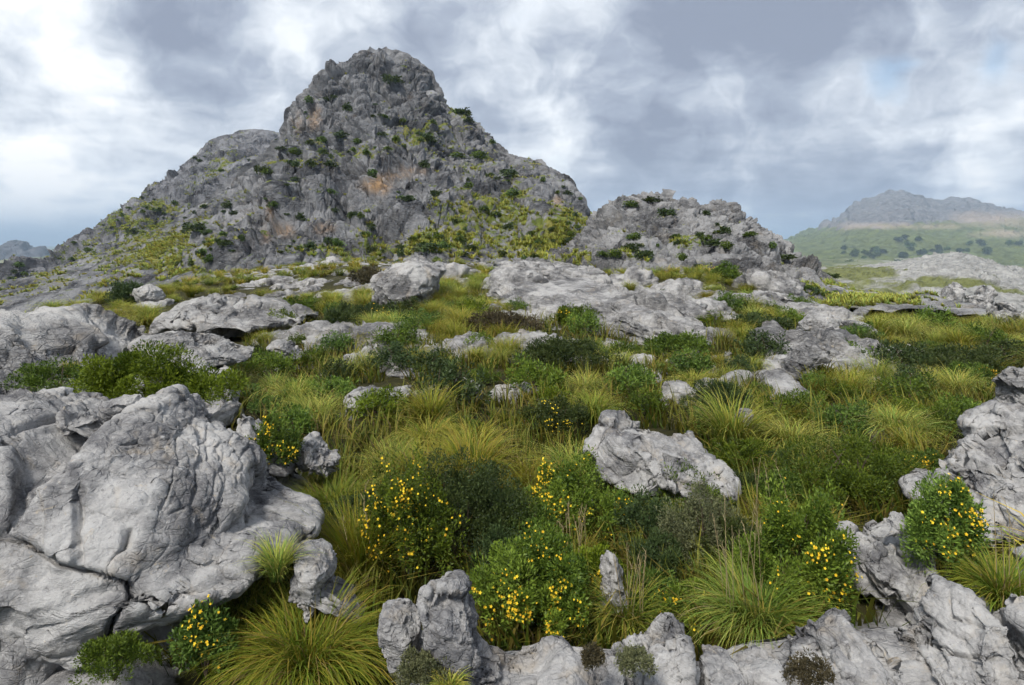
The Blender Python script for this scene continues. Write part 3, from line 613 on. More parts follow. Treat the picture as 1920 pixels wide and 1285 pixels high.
boulder('broad pale stratified slab on the meadow rim below the mountain', [(270, 628), (290, 592), (322, 570), (400, 556), (480, 558), (532, 566), (600, 590), (612, 602), (560, 612), (460, 625), (340, 632)], N=90, depth=2.4, seed=11, aniso=(1, 1, 2.6), lean=.6, amps=[(.4, .16, .03), (.14, .26, .09), (.05, .3, .1)])
boulder('stepped grey rock beside the lone bush on the rim', [(246, 550), (255, 538), (276, 533), (302, 541), (311, 556), (300, 572), (262, 575)], N=40, seed=12)
boulder('angular grey rock poking out of the golden tussocks', [(498, 652), (520, 632), (546, 640), (560, 655), (582, 664), (566, 692), (530, 690)], N=44, seed=13)
boulder('pale broken rock in front of the dark shrub pair', [(603, 640), (610, 612), (628, 604), (652, 612), (682, 630), (676, 645), (640, 650), (615, 655)], N=44, seed=14)
boulder('large grey hump of rock at the foot of the mountain', [(694, 562), (706, 530), (742, 502), (790, 490), (842, 500), (825, 535), (800, 570), (745, 582), (708, 578)], N=70, depth=1.8, seed=15, lean=.4)
slab('wide cracked pale pavement of limestone in the middle of the meadow', [(908, 540), (930, 505), (1040, 495), (1130, 520), (1160, 548), (1250, 590), (1335, 628), (1345, 650), (1240, 668), (1185, 640), (1110, 625), (1000, 600), (940, 572)], h=.5, N=170, seed=16, sq=.3, amps=[(.5, .3, .08), (.2, .7, .25), (.09, .9, .35), (.045, .8, .3)], aniso=(1.6, .8, 3.0))
boulder('overhanging flat cap rock on the limestone pavement', [(916, 528), (930, 504), (1000, 497), (1075, 508), (1124, 538), (1116, 556), (1060, 557), (1000, 547), (955, 540)], N=80, depth=1.6, Y=31.5, seed=17, aniso=(1, 1, 2.2), lean=.5, sq=.45)
boulder('long low grey ledge in the centre of the meadow', [(640, 748), (655, 732), (720, 725), (776, 722), (772, 745), (742, 768), (735, 782), (660, 780), (643, 772)], N=64, seed=18, sq=.5)
boulder('low pale ledge with a pointed top among the tussocks', [(758, 742), (800, 726), (850, 718), (880, 703), (902, 728), (905, 752), (850, 752), (790, 752)], N=56, seed=19, sq=.5)
boulder('flat-topped oblong rock at the end of the row of ledges', [(908, 746), (928, 723), (1000, 716), (1021, 727), (1004, 742), (930, 754)], N=50, seed=20, sq=.45)
boulder('hump-backed grey rock with a raised head among the flowering bushes', [(1098, 840), (1112, 812), (1122, 776), (1150, 769), (1195, 784), (1206, 806), (1250, 810), (1300, 826), (1332, 842), (1372, 882), (1402, 912), (1385, 935), (1300, 945), (1262, 948), (1190, 915), (1120, 880)], N=110, depth=.95, seed=21, sq=.6, lean=.3, cx=(1220, 870), amps=[(.5, .24, .04), (.2, .26, .08), (.07, .26, .08)],
        cracks=[([(1280, 870), (1300, 885), (1305, 900)], 4, .06), ([(1120, 795), (1150, 800), (1200, 800)], 3, .06), ([(1210, 830), (1230, 850), (1215, 870)], 3, .05)])
boulder('low pointed rock left of the narrow pale ledge', [(1233, 735), (1245, 711), (1275, 712), (1302, 729), (1320, 745), (1290, 762), (1245, 758)], N=40, seed=22)
slab('narrow pale ledge running between two tussocks', [(1290, 752), (1330, 728), (1400, 708), (1412, 718), (1360, 742), (1300, 768)], h=.3, N=36, seed=23)
boulder('knobbly upright grey rock standing over a pale slab', [(1458, 708), (1466, 670), (1485, 648), (1520, 640), (1552, 652), (1562, 672), (1520, 684), (1495, 706), (1475, 716)], N=56, seed=24)
slab('smooth pale slab running down from the knobbly upright rock', [(1418, 712), (1465, 702), (1500, 735), (1532, 765), (1500, 772), (1455, 768), (1438, 745)], h=.28, N=44, seed=25)
boulder('thin pale twisted rock beside a dark cushion shrub', [(1345, 838), (1375, 808), (1392, 765), (1413, 768), (1416, 798), (1402, 824), (1372, 842)], N=40, seed=26)
boulder('rounded grey boulder at the top of the boulder group', [(1492, 612), (1513, 590), (1550, 582), (1576, 596), (1572, 625), (1552, 645), (1500, 630)], N=50, seed=27)
boulder('spiky grey boulder behind the rounded boulder', [(1572, 620), (1582, 600), (1620, 604), (1648, 620), (1640, 632), (1590, 636)], N=40, seed=28)
boulder('narrow upright rock below the rounded boulder', [(1548, 640), (1556, 618), (1576, 612), (1580, 632), (1570, 655), (1555, 655)], N=32, seed=29)
for pl, lb, s in (([(1748, 586), (1756, 552), (1772, 536), (1790, 530), (1808, 542), (1806, 570), (1795, 595), (1756, 596)], 'tall grey tor with a round block on top', 30), ([(1802, 590), (1812, 552), (1835, 545), (1848, 535), (1862, 540), (1868, 565), (1862, 592), (1820, 597)], 'tall blocky tor next to the round-topped tor', 31),
                  ([(1858, 592), (1870, 566), (1892, 568), (1905, 580), (1912, 596), (1870, 600)], 'lower tor at the end of the tor group', 32), ([(1900, 600), (1925, 575), (1970, 560), (1990, 600)], 'grey crag at the edge of the view behind the tors', 33)):
    boulder(lb, pl, N=52, seed=s, amps=[(.34, .34, .10), (.15, .3, .10), (.07, .3, .09)], aniso=(1.1, 1.1, 1.0), group='tors on the far rim')
for pl, lb, s in (([(1700, 603), (1725, 590), (1768, 588), (1795, 598), (1770, 606)], 'low whitish ledge in front of the round-topped tor', 34), ([(1820, 600), (1850, 582), (1880, 578), (1930, 588), (1925, 606)], 'smooth whitish ledge in front of the blocky tor', 35), ([(1648, 606), (1670, 598), (1705, 600), (1690, 612)], 'tiny pale ledge at the grassy rim', 36),
                  ([(1688, 664), (1704, 645), (1732, 660), (1745, 668), (1700, 675)], 'small pointed grey rock in the wide tussock field', 37), ([(1815, 668), (1868, 650), (1908, 664), (1860, 674)], 'pale ledge peeping over the dark heath shrub', 38), ([(1625, 812), (1640, 800), (1672, 820), (1660, 833), (1630, 826)], 'single pale oblong stone lying in the tussocks', 39),
                  ([(716, 690), (734, 665), (752, 659), (757, 678), (742, 695)], 'small tilted rock among golden tussocks above the ledges', 40), ([(1405, 650), (1430, 630), (1470, 640), (1460, 655)], 'pale flat rock below the boulder group', 41), ([(1580, 655), (1612, 645), (1622, 662), (1590, 668)], 'low smooth rock behind the knobbly upright rock', 42),
                  ([(1380, 560), (1430, 545), (1520, 570), (1515, 582), (1440, 570)], 'grey outcrop strip at the foot of the knoll', 43), ([(1260, 600), (1310, 572), (1345, 585), (1400, 595), (1330, 612)], 'thin broken ledge between knoll and meadow', 44), ([(1240, 690), (1265, 680), (1290, 688), (1270, 697)], 'small pale stone below the green cushion shrub', 45)):
    boulder(lb, pl, N=38, seed=s)
boulder('big grey boulder cut by the edge of the view at mid height', [(1868, 770), (1870, 705), (1905, 692), (1960, 690), (2000, 780), (1930, 810), (1890, 800)], N=56, seed=46)
boulder('tall fissured pale boulder at the edge of the view', [(1712, 950), (1730, 905), (1760, 872), (1784, 822), (1845, 792), (1920, 768), (2000, 765), (2060, 900), (2040, 1060), (1960, 1090), (1900, 1060), (1850, 1000), (1790, 985)], N=110, depth=.8, Y=6.6, seed=47, sq=.6, lean=.3, tilt=(.3, .8, .2), amps=[(.5, .2, .03), (.18, .25, .09), (.065, .28, .1)])
boulder('grey rock at the edge below the tall fissured boulder', [(1895, 1120), (1900, 1030), (1940, 1010), (2010, 1080), (2000, 1170), (1930, 1170)], N=50, Y=5.1, seed=48)
boulder('broad grey slab with a raised fin beside the flowering bushes', [(1546, 990), (1560, 975), (1622, 984), (1700, 995), (1738, 984), (1750, 1010), (1765, 1100), (1750, 1150), (1700, 1190), (1640, 1220), (1606, 1190), (1596, 1085), (1562, 1032)], N=110, depth=.5, Y=5.5, seed=49, lean=.2, sq=.55, amps=[(.5, .18, .03), (.2, .22, .06), (.07, .24, .08)], cracks=[([(1680, 1080), (1672, 1120), (1690, 1165)], 6, .08)])
boulder('small triangular grey stone on top of the broad slab', [(1643, 998), (1664, 966), (1686, 959), (1706, 985), (1702, 1003), (1660, 1006)], N=36, Y=5.5, seed=50)
boulder('sharp-edged grey rock at the bottom edge with a ragged crest', [(1462, 1250), (1500, 1182), (1552, 1150), (1592, 1180), (1622, 1180), (1650, 1210), (1684, 1240), (1690, 1330), (1560, 1380), (1460, 1340)], N=96, depth=.42, Y=4.05, seed=51, lean=.4, tilt=(.3, .9, .2))
boulder('large folded grey rock in the bottom corner', [(1668, 1330), (1680, 1205), (1705, 1165), (1740, 1122), (1790, 1110), (1850, 1130), (1882, 1170), (1900, 1215), (1906, 1330), (1800, 1390)], N=100, depth=.45, Y=4.15, seed=52, lean=.4, sq=.55, tilt=(.4, .6, .2), cracks=[([(1735, 1170), (1745, 1210), (1790, 1225), (1880, 1235)], 4, .07), ([(1780, 1115), (1785, 1160), (1840, 1170)], 3, .05)])
boulder('grey rock wedge at the very corner of the view', [(1885, 1330), (1890, 1150), (1902, 1114), (1960, 1130), (2040, 1200), (2040, 1370)], N=70, depth=.4, Y=4.0, seed=53)
boulder('grey lump of rock next to the rounded pinnacle', [(712, 1160), (720, 1132), (741, 1117), (768, 1132), (792, 1150), (792, 1215), (765, 1260), (730, 1260), (714, 1205)], N=64, depth=.22, Y=4.25, seed=54, sq=.55)
boulder('rounded grey pinnacle with small pits at the bottom edge', [(778, 1125), (800, 1086), (842, 1074), (872, 1090), (890, 1140), (902, 1185), (935, 1245), (925, 1330), (830, 1350), (785, 1260), (800, 1195)], N=84, depth=.3, Y=4.1, seed=55, sq=.55, lean=.2, amps=[(.5, .2, .03), (.2, .22, .07), (.08, .22, .08)], cracks=[([(812, 1085), (815, 1110), (808, 1130)], 4, .06), ([(800, 1180), (830, 1200), (850, 1205)], 3, .03)])
boulder('pale cracked stone at the tip of the domed boulder', [(540, 1110), (552, 1025), (575, 1004), (622, 1016), (632, 1040), (640, 1130), (580, 1160)], N=48, Y=4.9, seed=56, depth=.25)
boulder('flat grey bench of rock along the bottom edge', [(822, 1340), (855, 1262), (930, 1242), (1000, 1236), (1092, 1232), (1108, 1270), (1110, 1340), (960, 1360)], N=76, depth=.4, Y=3.95, seed=57, lean=.5, sq=.5)
boulder('short grey block between the bench and the fluted rock', [(1085, 1340), (1115, 1255), (1140, 1236), (1168, 1245), (1175, 1340)], N=48, depth=.22, Y=3.95, seed=58)
boulder('fluted grey rock with upright ribs at the bottom edge', [(1152, 1225), (1172, 1185), (1200, 1190), (1215, 1182), (1238, 1160), (1266, 1154), (1286, 1170), (1300, 1230), (1306, 1320), (1230, 1360), (1160, 1330)], N=80, depth=.3, Y=4.1, seed=59, aniso=(2.6, 1.6, .7), tilt=(.1, .35, .2), amps=[(.4, .35, .08), (.2, .35, .12), (.07, .25, .06)])
boulder('low jagged grey rock along the bottom edge by the ribbed rock', [(1296, 1340), (1308, 1250), (1340, 1225), (1362, 1232), (1420, 1246), (1488, 1272), (1500, 1340), (1400, 1360)], N=72, depth=.35, Y=3.95, seed=60, lean=.4)
boulder('long low shelf of grey bedrock along the bottom edge beneath the other rocks', [(690, 1340), (740, 1272), (900, 1262), (1100, 1256), (1300, 1258), (1500, 1258), (1660, 1236), (1850, 1205), (2000, 1210), (2040, 1380), (1300, 1420), (720, 1400)], N=130, depth=.5, Y=4.2, seed=64, lean=.3, sq=.5, cx=(1330, 1330), facets=((.10, .5, .03, .001),), amps=[(.12, .08, .04), (.05, .08, .05), (.025, .08, .05)])
boulder('narrow upright grey stone among the flowering bushes', [(1126, 1050), (1136, 1022), (1150, 1026), (1164, 1060), (1172, 1100), (1176, 1150), (1122, 1150), (1126, 1090)], N=40, Y=5.6, seed=61, depth=.14)
boulder('sharply ribbed grey rock beside the small yellow-flowered bush', [(552, 870), (560, 832), (574, 814), (592, 818), (622, 850), (640, 858), (620, 885), (570, 890)], N=56, Y=7.6, seed=62, aniso=(2.4, 1.6, .7), tilt=(.1, .5, .2), depth=.3, amps=[(.4, .35, .08), (.2, .35, .12), (.07, .25, .06)])
boulder('grey rock foot under the small yellow-flowered bush', [(440, 800), (452, 768), (480, 776), (505, 805), (535, 835), (560, 880), (545, 930), (500, 900), (455, 850)], N=56, Y=7.4, seed=63, depth=.35)
# pieces of bare rock strewn over the far half of the saddle: copies of five shapes
protos = []
for k in range(5):
    V, F = cubesphere(24); V = V.astype(np.float64)*[1.0, .7, .45]
    nrm = vnormals(V, F); nrm *= np.sign((V*nrm).sum()); q = V+k*9.7
    d = rockdisp(q, .8, .45, .08)+rockdisp(q, .35, .40, .14, (1, 1, 2.2))+rockdisp(q, .16, .35, .14, (1, 1, 2.2))+.04*fbm(q*4, 4)
    protos.append(mkmesh('rock', V+nrm*d[:, None], F if ((V*vnormals(V, F)).sum() > 0) else F[:, ::-1], M_ROCK2, True))
def rock_zone(px, py):
    return blob(np.atleast_1d(px), np.atleast_1d(py), [(760, 520, 120, 22, 1), (900, 485, 200, 18, .8), (580, 545, 140, 16, .8), (1200, 560, 90, 30, .9), (1420, 575, 120, 22, .8), (1620, 590, 120, 14, .6), (1100, 590, 150, 20, .4), (200, 570, 90, 12, .6), (1560, 680, 120, 20, .25), (650, 640, 120, 30, .2), (1000, 690, 520, 80, .10)])[0]
SMALL = []; n_r = 0; rr = np.random.default_rng(5)
while n_r < 230:
    px, py = rr.uniform(-20, 1940), rr.uniform(488, 700)
    if rr.random() > rock_zone(px, py): continue
    p = gpt(px, py)
    if p[1] > 90: continue
    s = rr.uniform(.35, 1.0)*(1+p[1]/60)*(1.6 if rr.random() < .18 else .75)
    o = link('rock', protos[n_r % 5], loc=p+[0, 0, -.10*s], rz=rr.uniform(0, 6.28), sc=(s, s*rr.uniform(.8, 1.2), s*rr.uniform(.5, 1.0)))
    z = 'at the foot of the mountain' if px < 860 else ('on the grassy saddle beneath the mountain gap' if px < 1120 else ('scattered below the knoll' if px < 1500 else 'near the tors on the far rim'))
    tag(o, 'one of the many small grey rocks '+z, 'rock', 'small grey rocks '+z); SMALL.append((o, px, py)); n_r += 1
# ------------------------------------------------------------------ plants
def ribbons(base, dirs, L, wid, droop, seg, r, up):
    """n curved blades: base (n,3), horizontal unit dirs (n,2), length, width, droop, start steepness"""
    n = len(L); s = np.linspace(0, 1, seg+1)[None]
    ang = up[:, None]-droop[:, None]*s**1.25
    st = (L/seg)[:, None]
    hx = np.concatenate([np.zeros((n, 1)), np.cumsum(np.cos(ang[:, :-1])*st, 1)], 1); hz = np.concatenate([np.zeros((n, 1)), np.cumsum(np.sin(ang[:, :-1])*st, 1)], 1)
    C_ = np.stack([base[:, None, 0]+hx*dirs[:, None, 0], base[:, None, 1]+hx*dirs[:, None, 1], base[:, None, 2]+hz], -1)
    side = np.stack([-dirs[:, 1], dirs[:, 0], np.zeros(n)], 1); tw = r.normal(0, .5, n)
    side = side*np.cos(tw)[:, None]+np.stack([dirs[:, 0], dirs[:, 1], np.zeros(n)], 1)*np.sin(tw)[:, None]
    w = wid[:, None]*(1-.92*s**1.6)*.5
    V = np.stack([C_-side[:, None]*w[..., None], C_+side[:, None]*w[..., None]], 2).reshape(n, -1, 3)
    k = np.arange(seg)[:, None]*2; f = np.concatenate([k, k+1, k+3, k+2], 1)
    F = (np.arange(n)[:, None, None]*(2*(seg+1))+f[None]).reshape(-1, 4)
    return V.reshape(-1, 3), F, np.repeat(np.broadcast_to(s, (n, seg+1)), 2, 1).reshape(-1)
GREEN = np.array((.100, .190, .026)); OLIVE = np.array((.268, .288, .044)); STRAW = np.array((.40, .325, .075)); DEEP = np.array((.030, .062, .016))
def tussock_arrays(n, seed, R=.5, h=.62, wid=.009, seg=5, mixc=(.35, .45, .20), spread=1.0, lean=(0, 0), flop=1.0):
    r = np.random.default_rng(seed)
    a = r.uniform(0, 2*math.pi, n); rad = np.sqrt(r.random(n))*.30*R
    base = np.stack([np.cos(a)*rad, np.sin(a)*rad, np.full(n, -.03)], 1)
    a2 = a+r.normal(0, .8, n); d = np.stack([np.cos(a2), np.sin(a2)], 1)+np.array(lean); d /= np.linalg.norm(d, axis=1, keepdims=True)
    u = r.random(n)
    L = h*(.75+.75*r.random(n))*(.8+.5*u); up = np.radians(88-32*u*spread+r.normal(0, 5, n)); droop = (1.0+1.3*u+r.normal(0, .22, n))*flop
    L *= np.where(r.random(n) < .22, r.uniform(.35, .7, n), 1)*(1+.22*vn(np.stack([d[:, 0]*2, d[:, 1]*2, np.full(n, seed*1.7)], 1)))
    V, F, s = ribbons(base, d, L, wid*(.7+.6*r.random(n)), np.maximum(droop, .1), seg, r, up)
    dead = r.random(n) < .06
    t = r.choice(3, n, p=np.array(mixc)/sum(mixc))
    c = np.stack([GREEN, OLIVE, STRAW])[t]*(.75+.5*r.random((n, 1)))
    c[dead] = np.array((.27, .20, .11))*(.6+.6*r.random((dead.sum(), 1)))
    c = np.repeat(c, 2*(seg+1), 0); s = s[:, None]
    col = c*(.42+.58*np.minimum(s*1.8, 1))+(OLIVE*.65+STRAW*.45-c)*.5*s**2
    return V, F, col
def spikes(n, seed, h, R):
    """dry flowering stalks: thin three-sided stems with a loose plume"""
    r = np.random.default_rng(seed); Vs, Fs = [], []; k = 0
    for i in range(n):
        a, rd = r.uniform(0, 6.28), r.uniform(0, R); x, y = math.cos(a)*rd, math.sin(a)*rd; tx, ty = r.normal(0, .09, 2); H = h*r.uniform(.7, 1.1)
        pts = [np.array((x+tx*H*s*s, y+ty*H*s*s, H*s)) for s in (0, .35, .7, 1)]
        for p, w in zip(pts, (.004, .0035, .003, .001)):
            for j in range(3): Vs.append(p+w*np.array((math.cos(j*2.1), math.sin(j*2.1), 0)))
        for m in range(3):
            for j in range(3): Fs.append((k+m*3+j, k+m*3+(j+1) % 3, k+m*3+3+(j+1) % 3, k+m*3+3+j))
        k += 12
        for m in range(7):
            s = .74+.26*m/7; p = np.array((x+tx*H*s*s, y+ty*H*s*s, H*s)); q = p+r.normal(0, .016, 3)+[0, 0, .05]; sd = np.array((.004, .002, 0))
            Vs += [p, p+sd, q+sd, q]; Fs.append((k, k+1, k+2, k+3)); k += 4
    return np.array(Vs), np.array(Fs)
def tussock_obj(px, py, wpx, hpx, label, seed, n=900, mixc=(.35, .45, .2), group=None, lean=(0, 0), stalks=0, stalk_h=1.0, flop=1.0, spread=1.0, dy=0):
    p = gpt(px, py) if not dy else np.array(((px-960)/FOC*dy, dy, (HZN-py)/FOC*dy))
    R = wpx/FOC*p[1]/2; h = hpx/FOC*p[1]
    V, F, c = tussock_arrays(n, seed, R=R*1.0, h=.70*max(h, R*.9), wid=.0095, seg=6, mixc=mixc, lean=lean, flop=flop, spread=spread)
    e = link('grass_tussock', None, loc=p); tag(e, label, 'grass tussock', group)
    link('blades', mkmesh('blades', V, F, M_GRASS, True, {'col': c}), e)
    if stalks: sv, sf = spikes(stalks, seed+5, stalk_h, R*.6); link('stalks', mkmesh('stalks', sv, sf, M_STALK, False), e)
    KEEP.append((p[0], p[1], R*.8))
KEEP = []
def shrub_arrays(n, seed, w=1., h=.7, d=.9, leaf=.034, lw=.36, base=(.030, .055, .016), tip=(.075, .11, .028), lobes=22, upright=.5):
    r = np.random.default_rng(seed)
    lobes = int(lobes*1.9)
    a = r.uniform(0, 6.28, lobes); el = np.arcsin(r.uniform(-.1, 1, lobes)); rr = r.uniform(.30, .92, lobes)**.7
    Cn = np.stack([np.cos(a)*np.cos(el)*rr, np.sin(a)*np.cos(el)*rr, .32+.62*np.sin(el)*rr], 1); Rl = r.uniform(.10, .25, lobes)
    k = r.integers(0, lobes, n); v = r.normal(size=(n, 3)); v /= np.linalg.norm(v, axis=1, keepdims=True)
    P = Cn[k]+v*(Rl[k]*(.35+.7*np.sqrt(r.random(n))*(1+.35*(r.random(n) < .06))))[:, None]
    P *= (1+.16*fbm(P*4+seed, 3))[:, None]
    P[:, 2] = np.maximum(P[:, 2], .02*r.random(n))
    ax = v+r.normal(0, .5, (n, 3))+[0, 0, upright]; ax /= np.linalg.norm(ax, axis=1, keepdims=True)
    sd = np.cross(ax, r.normal(size=(n, 3))); sd /= np.linalg.norm(sd, axis=1, keepdims=True)
    S = np.array((w/2, d/2, h/1.0))
    L = leaf*(.6+.8*r.random(n))[:, None]
    B = P*S
    V = np.stack([B, B+ax*L*.5+sd*L*lw*.5, B+ax*L, B+ax*L*.5-sd*L*lw*.5], 1).reshape(-1, 3)
    F = np.arange(4*n).reshape(n, 4)
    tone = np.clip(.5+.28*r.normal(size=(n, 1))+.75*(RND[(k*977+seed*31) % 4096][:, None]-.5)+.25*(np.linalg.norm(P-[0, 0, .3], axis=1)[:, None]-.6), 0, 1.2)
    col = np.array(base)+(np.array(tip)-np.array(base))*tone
    return V, F, np.repeat(col, 4, 0), B, v
def stem_arrays(seed, w, h, d, n=7):
    r = np.random.default_rng(seed); Vs, Fs = [], []; k = 0
    for i in range(n):
        a = r.uniform(0, 6.28); e = np.array((math.cos(a)*w*.3*r.random(), math.sin(a)*d*.3*r.random(), h*r.uniform(.5, .85))); m = e*.5+r.normal(0, .05*w, 3)*[1, 1, .3]
        for p, wd in ((np.array((0, 0, -.05*h)), .018*w), (m, .011*w), (e, .004*w)):
            for j in range(4): Vs.append(p+wd*np.array((math.cos(j*1.571), math.sin(j*1.571), 0)))
        for s in range(2):
            for j in range(4): Fs.append((k+s*4+j, k+s*4+(j+1) % 4, k+s*4+4+(j+1) % 4, k+s*4+4+j))
        k += 12
    return np.array(Vs), np.array(Fs)
def flower_mesh(sz=.02):
    V, F = [], []
    for i in range(5):
        a = i*2*math.pi/5; c, s = math.cos(a), math.sin(a); b = len(V)
        V += [(0, 0, 0), (sz*(.55*c-.34*s), sz*(.55*s+.34*c), sz*.22), (sz*c, sz*s, sz*.12), (sz*(.55*c+.34*s), sz*(.55*s-.34*c), sz*.22)]; F.append((b, b+1, b+2, b+3))
    b = len(V); V += [(sz*.12, 0, sz*.1), (0, sz*.12, sz*.1), (-sz*.12, 0, sz*.1), (0, -sz*.12, sz*.1), (0, 0, sz*.42)]
    F += [(b, b+1, b+4, b+4), (b+1, b+2, b+4, b+4), (b+2, b+3, b+4, b+4), (b+3, b, b+4, b+4)]
    me = bpy.data.meshes.new('flower'); me.from_pydata(V, [], [f if f[2] != f[3] else f[:3] for f in F]); me.materials.append(M_PETAL); return me
FLOWER = flower_mesh(.0118)
PAL = {'dark': ((.026, .046, .016), (.075, .105, .034)), 'green': ((.034, .068, .014), (.13, .195, .034)), 'bright': ((.046, .088, .013), (.185, .26, .038)), 'brown': ((.045, .040, .022), (.11, .09, .05)), 'grey': ((.06, .07, .034), (.19, .20, .10))}
def shrub_obj(px, py, wpx, hpx, label, pal, seed, n=6000, flowers=0, dy=0, leaf=.030, name='shrub', cat='shrub', group=None, flat=.85, fl_side=None):
    p = gpt(px, py) if not dy else np.array(((px-960)/FOC*dy, dy, (HZN-py)/FOC*dy))
    w, h = wpx/FOC*p[1], hpx/FOC*p[1]*1.05; d = w*flat
    p = p+[0, d*.35, 0]; landmark(label, px, py-hpx/2)
    leaf = max(leaf*1.15, p[1]*.0042); n = int(n*1.7); flowers = int(min(flowers*2.3, 290))
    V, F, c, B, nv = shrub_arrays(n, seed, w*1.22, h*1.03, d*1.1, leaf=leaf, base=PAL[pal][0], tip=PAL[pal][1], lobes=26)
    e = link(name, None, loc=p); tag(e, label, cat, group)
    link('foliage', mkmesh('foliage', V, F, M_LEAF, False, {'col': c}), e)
    sv, sf = stem_arrays(seed, w, h, d); link('stem', mkmesh('stem', sv, sf, M_TWIG, True), e)
    if flowers:
        r = np.random.default_rng(seed+77)
        q = B/[w*.5, d*.5, h]; sc = q[:, 2]*.6-q[:, 1]*.75+.25*r.normal(size=len(q))+1.1*fbm(B/w*5+seed, 2)
        if fl_side is not None: sc += fl_side*q[:, 0]
        ok = np.argsort(-sc)[:flowers*5]; ok = r.choice(ok, flowers, replace=False)
        if p[1] < 8.5 and flowers < 301:
            for i in ok:
                o = link('flower', FLOWER, e, loc=B[i]+nv[i]*.02+[0, -.012, .012])
                up = Vector((nv[i][0]*.5+r.normal(0, .3), nv[i][1]*.4-.75+r.normal(0, .3), .6)); o.rotation_euler = up.to_track_quat('Z', 'Y').to_euler(); s = r.uniform(.55, 1.35); o.scale = (s, s, s)
        else:
            fv = np.array([v.co for v in FLOWER.vertices])[:20]*max(1, p[1]*.10); VV, FF = [], []
            for j, i in enumerate(ok):
                qr = np.array(Vector((r.normal(0, .3), -.8, .7)).to_track_quat('Z', 'Y').to_matrix()); VV.append(fv @ qr.T+B[i]+[0, -.02, .02]); FF.append(np.arange(20).reshape(5, 4)+j*20)
            o = link('flowers', mkmesh('flowers', np.concatenate(VV), np.concatenate(FF), M_PETAL, False), e); o['kind'] = 'stuff'
    KEEP.append((p[0], p[1], w*.48))
    return e
S = shrub_obj
S(268, 790, 262, 128, 'low spreading bright green juniper bush between slab and domed boulder', 'bright', 201, 22000, dy=7.4, leaf=.034, name='juniper_bush', flat=.5)
S(80, 745, 150, 55, 'dark grassy shrub at the edge beside the juniper bush', 'green', 202, 5000, dy=8.0)
S(500, 885, 92, 92, 'small round bush with a few yellow flowers on the grey rock foot', 'green', 203, 5000, 55, dy=7.1, name='flowering_bush', cat='bush', fl_side=.2)
S(758, 1130, 165, 245, 'tall yellow-flowered bush left of the big dark shrub', 'green', 204, 8000, 130, name='flowering_bush', cat='bush', flat=.9)
S(852, 1095, 235, 220, 'big dark grey-green shrub in the centre of the hollow', 'dark', 205, 17000, leaf=.026)
S(930, 1120, 110, 120, 'dark shrub tucked against the big dark shrub', 'dark', 206, 7000, leaf=.022)
S(1075, 1035, 160, 150, 'yellow-flowered bush with dry stalks in front, below the hump-backed rock', 'bright', 207, 8000, 95, name='flowering_bush', cat='bush', fl_side=-.5)
S(1165, 1030, 95, 85, 'small bright green bush beside the narrow upright stone', 'bright', 208, 3500, 16, name='flowering_bush', cat='bush')
S(1175, 955, 110, 90, 'dark bush with few yellow flowers under the hump-backed rock', 'dark', 209, 5000, 14, name='flowering_bush', cat='bush')
S(1000, 1225, 225, 180, 'wide bush covered in yellow flowers above the bottom rock bench', 'bright', 210, 14000, 190, name='flowering_bush', cat='bush')
S(1330, 1085, 140, 150, 'greyish heath shrub in the middle of the hollow', 'grey', 211, 8000, leaf=.02)
S(1250, 1120, 110, 100, 'dull dark shrub in front of the greyish heath shrub', 'dark', 212, 6000, leaf=.024)
S(1240, 1180, 130, 70, 'low bright green bush behind the fluted rock', 'green', 213, 4000, 12, name='flowering_bush', cat='bush')
S(1520, 1180, 185, 220, 'tall green bush with yellow flowers beside the broad slab', 'bright', 214, 14000, 60, name='flowering_bush', cat='bush')
S(1800, 1108, 125, 190, 'yellow-flowered bush between the broad slab and the tall fissured boulder', 'bright', 215, 9000, 85, name='flowering_bush', cat='bush', dy=5.0)
S(372, 1285, 95, 130, 'small yellow-flowered bush at the foot of the domed boulder', 'green', 216, 4500, 26, name='flowering_bush', cat='bush', dy=4.3)
S(1610, 965, 250, 115, 'broad green heath shrub above the broad slab', 'green', 217, 13000, leaf=.028)
S(1045, 822, 115, 62, 'dark shrub with a yellow-flowered tip left of the hump-backed rock', 'dark', 218, 6000, 22, name='flowering_bush', cat='bush')
S(1355, 790, 110, 62, 'dark cushion shrub beside the thin twisted rock', 'dark', 219, 6000)
S(1825, 715, 185, 52, 'wide dark heath shrub near the edge of the view', 'dark', 220, 8000)
S(1835, 735, 85, 45, 'small shrub with yellow flowers in front of the wide heath shrub', 'green', 221, 3500, 30, name='flowering_bush', cat='bush')
S(1060, 708, 170, 62, 'broad dark green shrub in the centre of the meadow', 'dark', 222, 9000)
S(940, 640, 140, 48, 'brownish shrub below the limestone pavement', 'brown', 223, 6000)
S(645, 622, 75, 48, 'round dark shrub of the pair beside the rock hump', 'dark', 224, 5000)
S(708, 612, 70, 42, 'second dark shrub of the pair, with yellow flowers at its foot', 'dark', 225, 4500, 20, name='flowering_bush', cat='bush')
S(1085, 618, 82, 38, 'rounded shrub dotted yellow on the limestone pavement', 'green', 226, 4000, 28, name='flowering_bush', cat='bush')
S(1280, 678, 110, 46, 'green cushion shrub at the end of the limestone pavement', 'green', 227, 5000)
S(1435, 632, 95, 36, 'dark cushion shrub left of the rounded boulder', 'dark', 228, 4000)
S(228, 575, 62, 42, 'lone dark round bush on the rim under the ridge', 'dark', 229, 4000)
S(683, 535, 55, 30, 'olive shrub behind the large rock hump', 'brown', 230, 3000)
S(1250, 585, 75, 34, 'dark shrub at the foot of the knoll', 'dark', 231, 3500)
S(1372, 535, 60, 36, 'green bush where the knoll meets the meadow', 'green', 232, 3000)
S(1562, 555, 42, 26, 'round bush at the low end of the knoll', 'dark', 233, 2500)
S(540, 600, 120, 34, 'green heath patch in front of the stratified slab', 'green', 234, 5000)
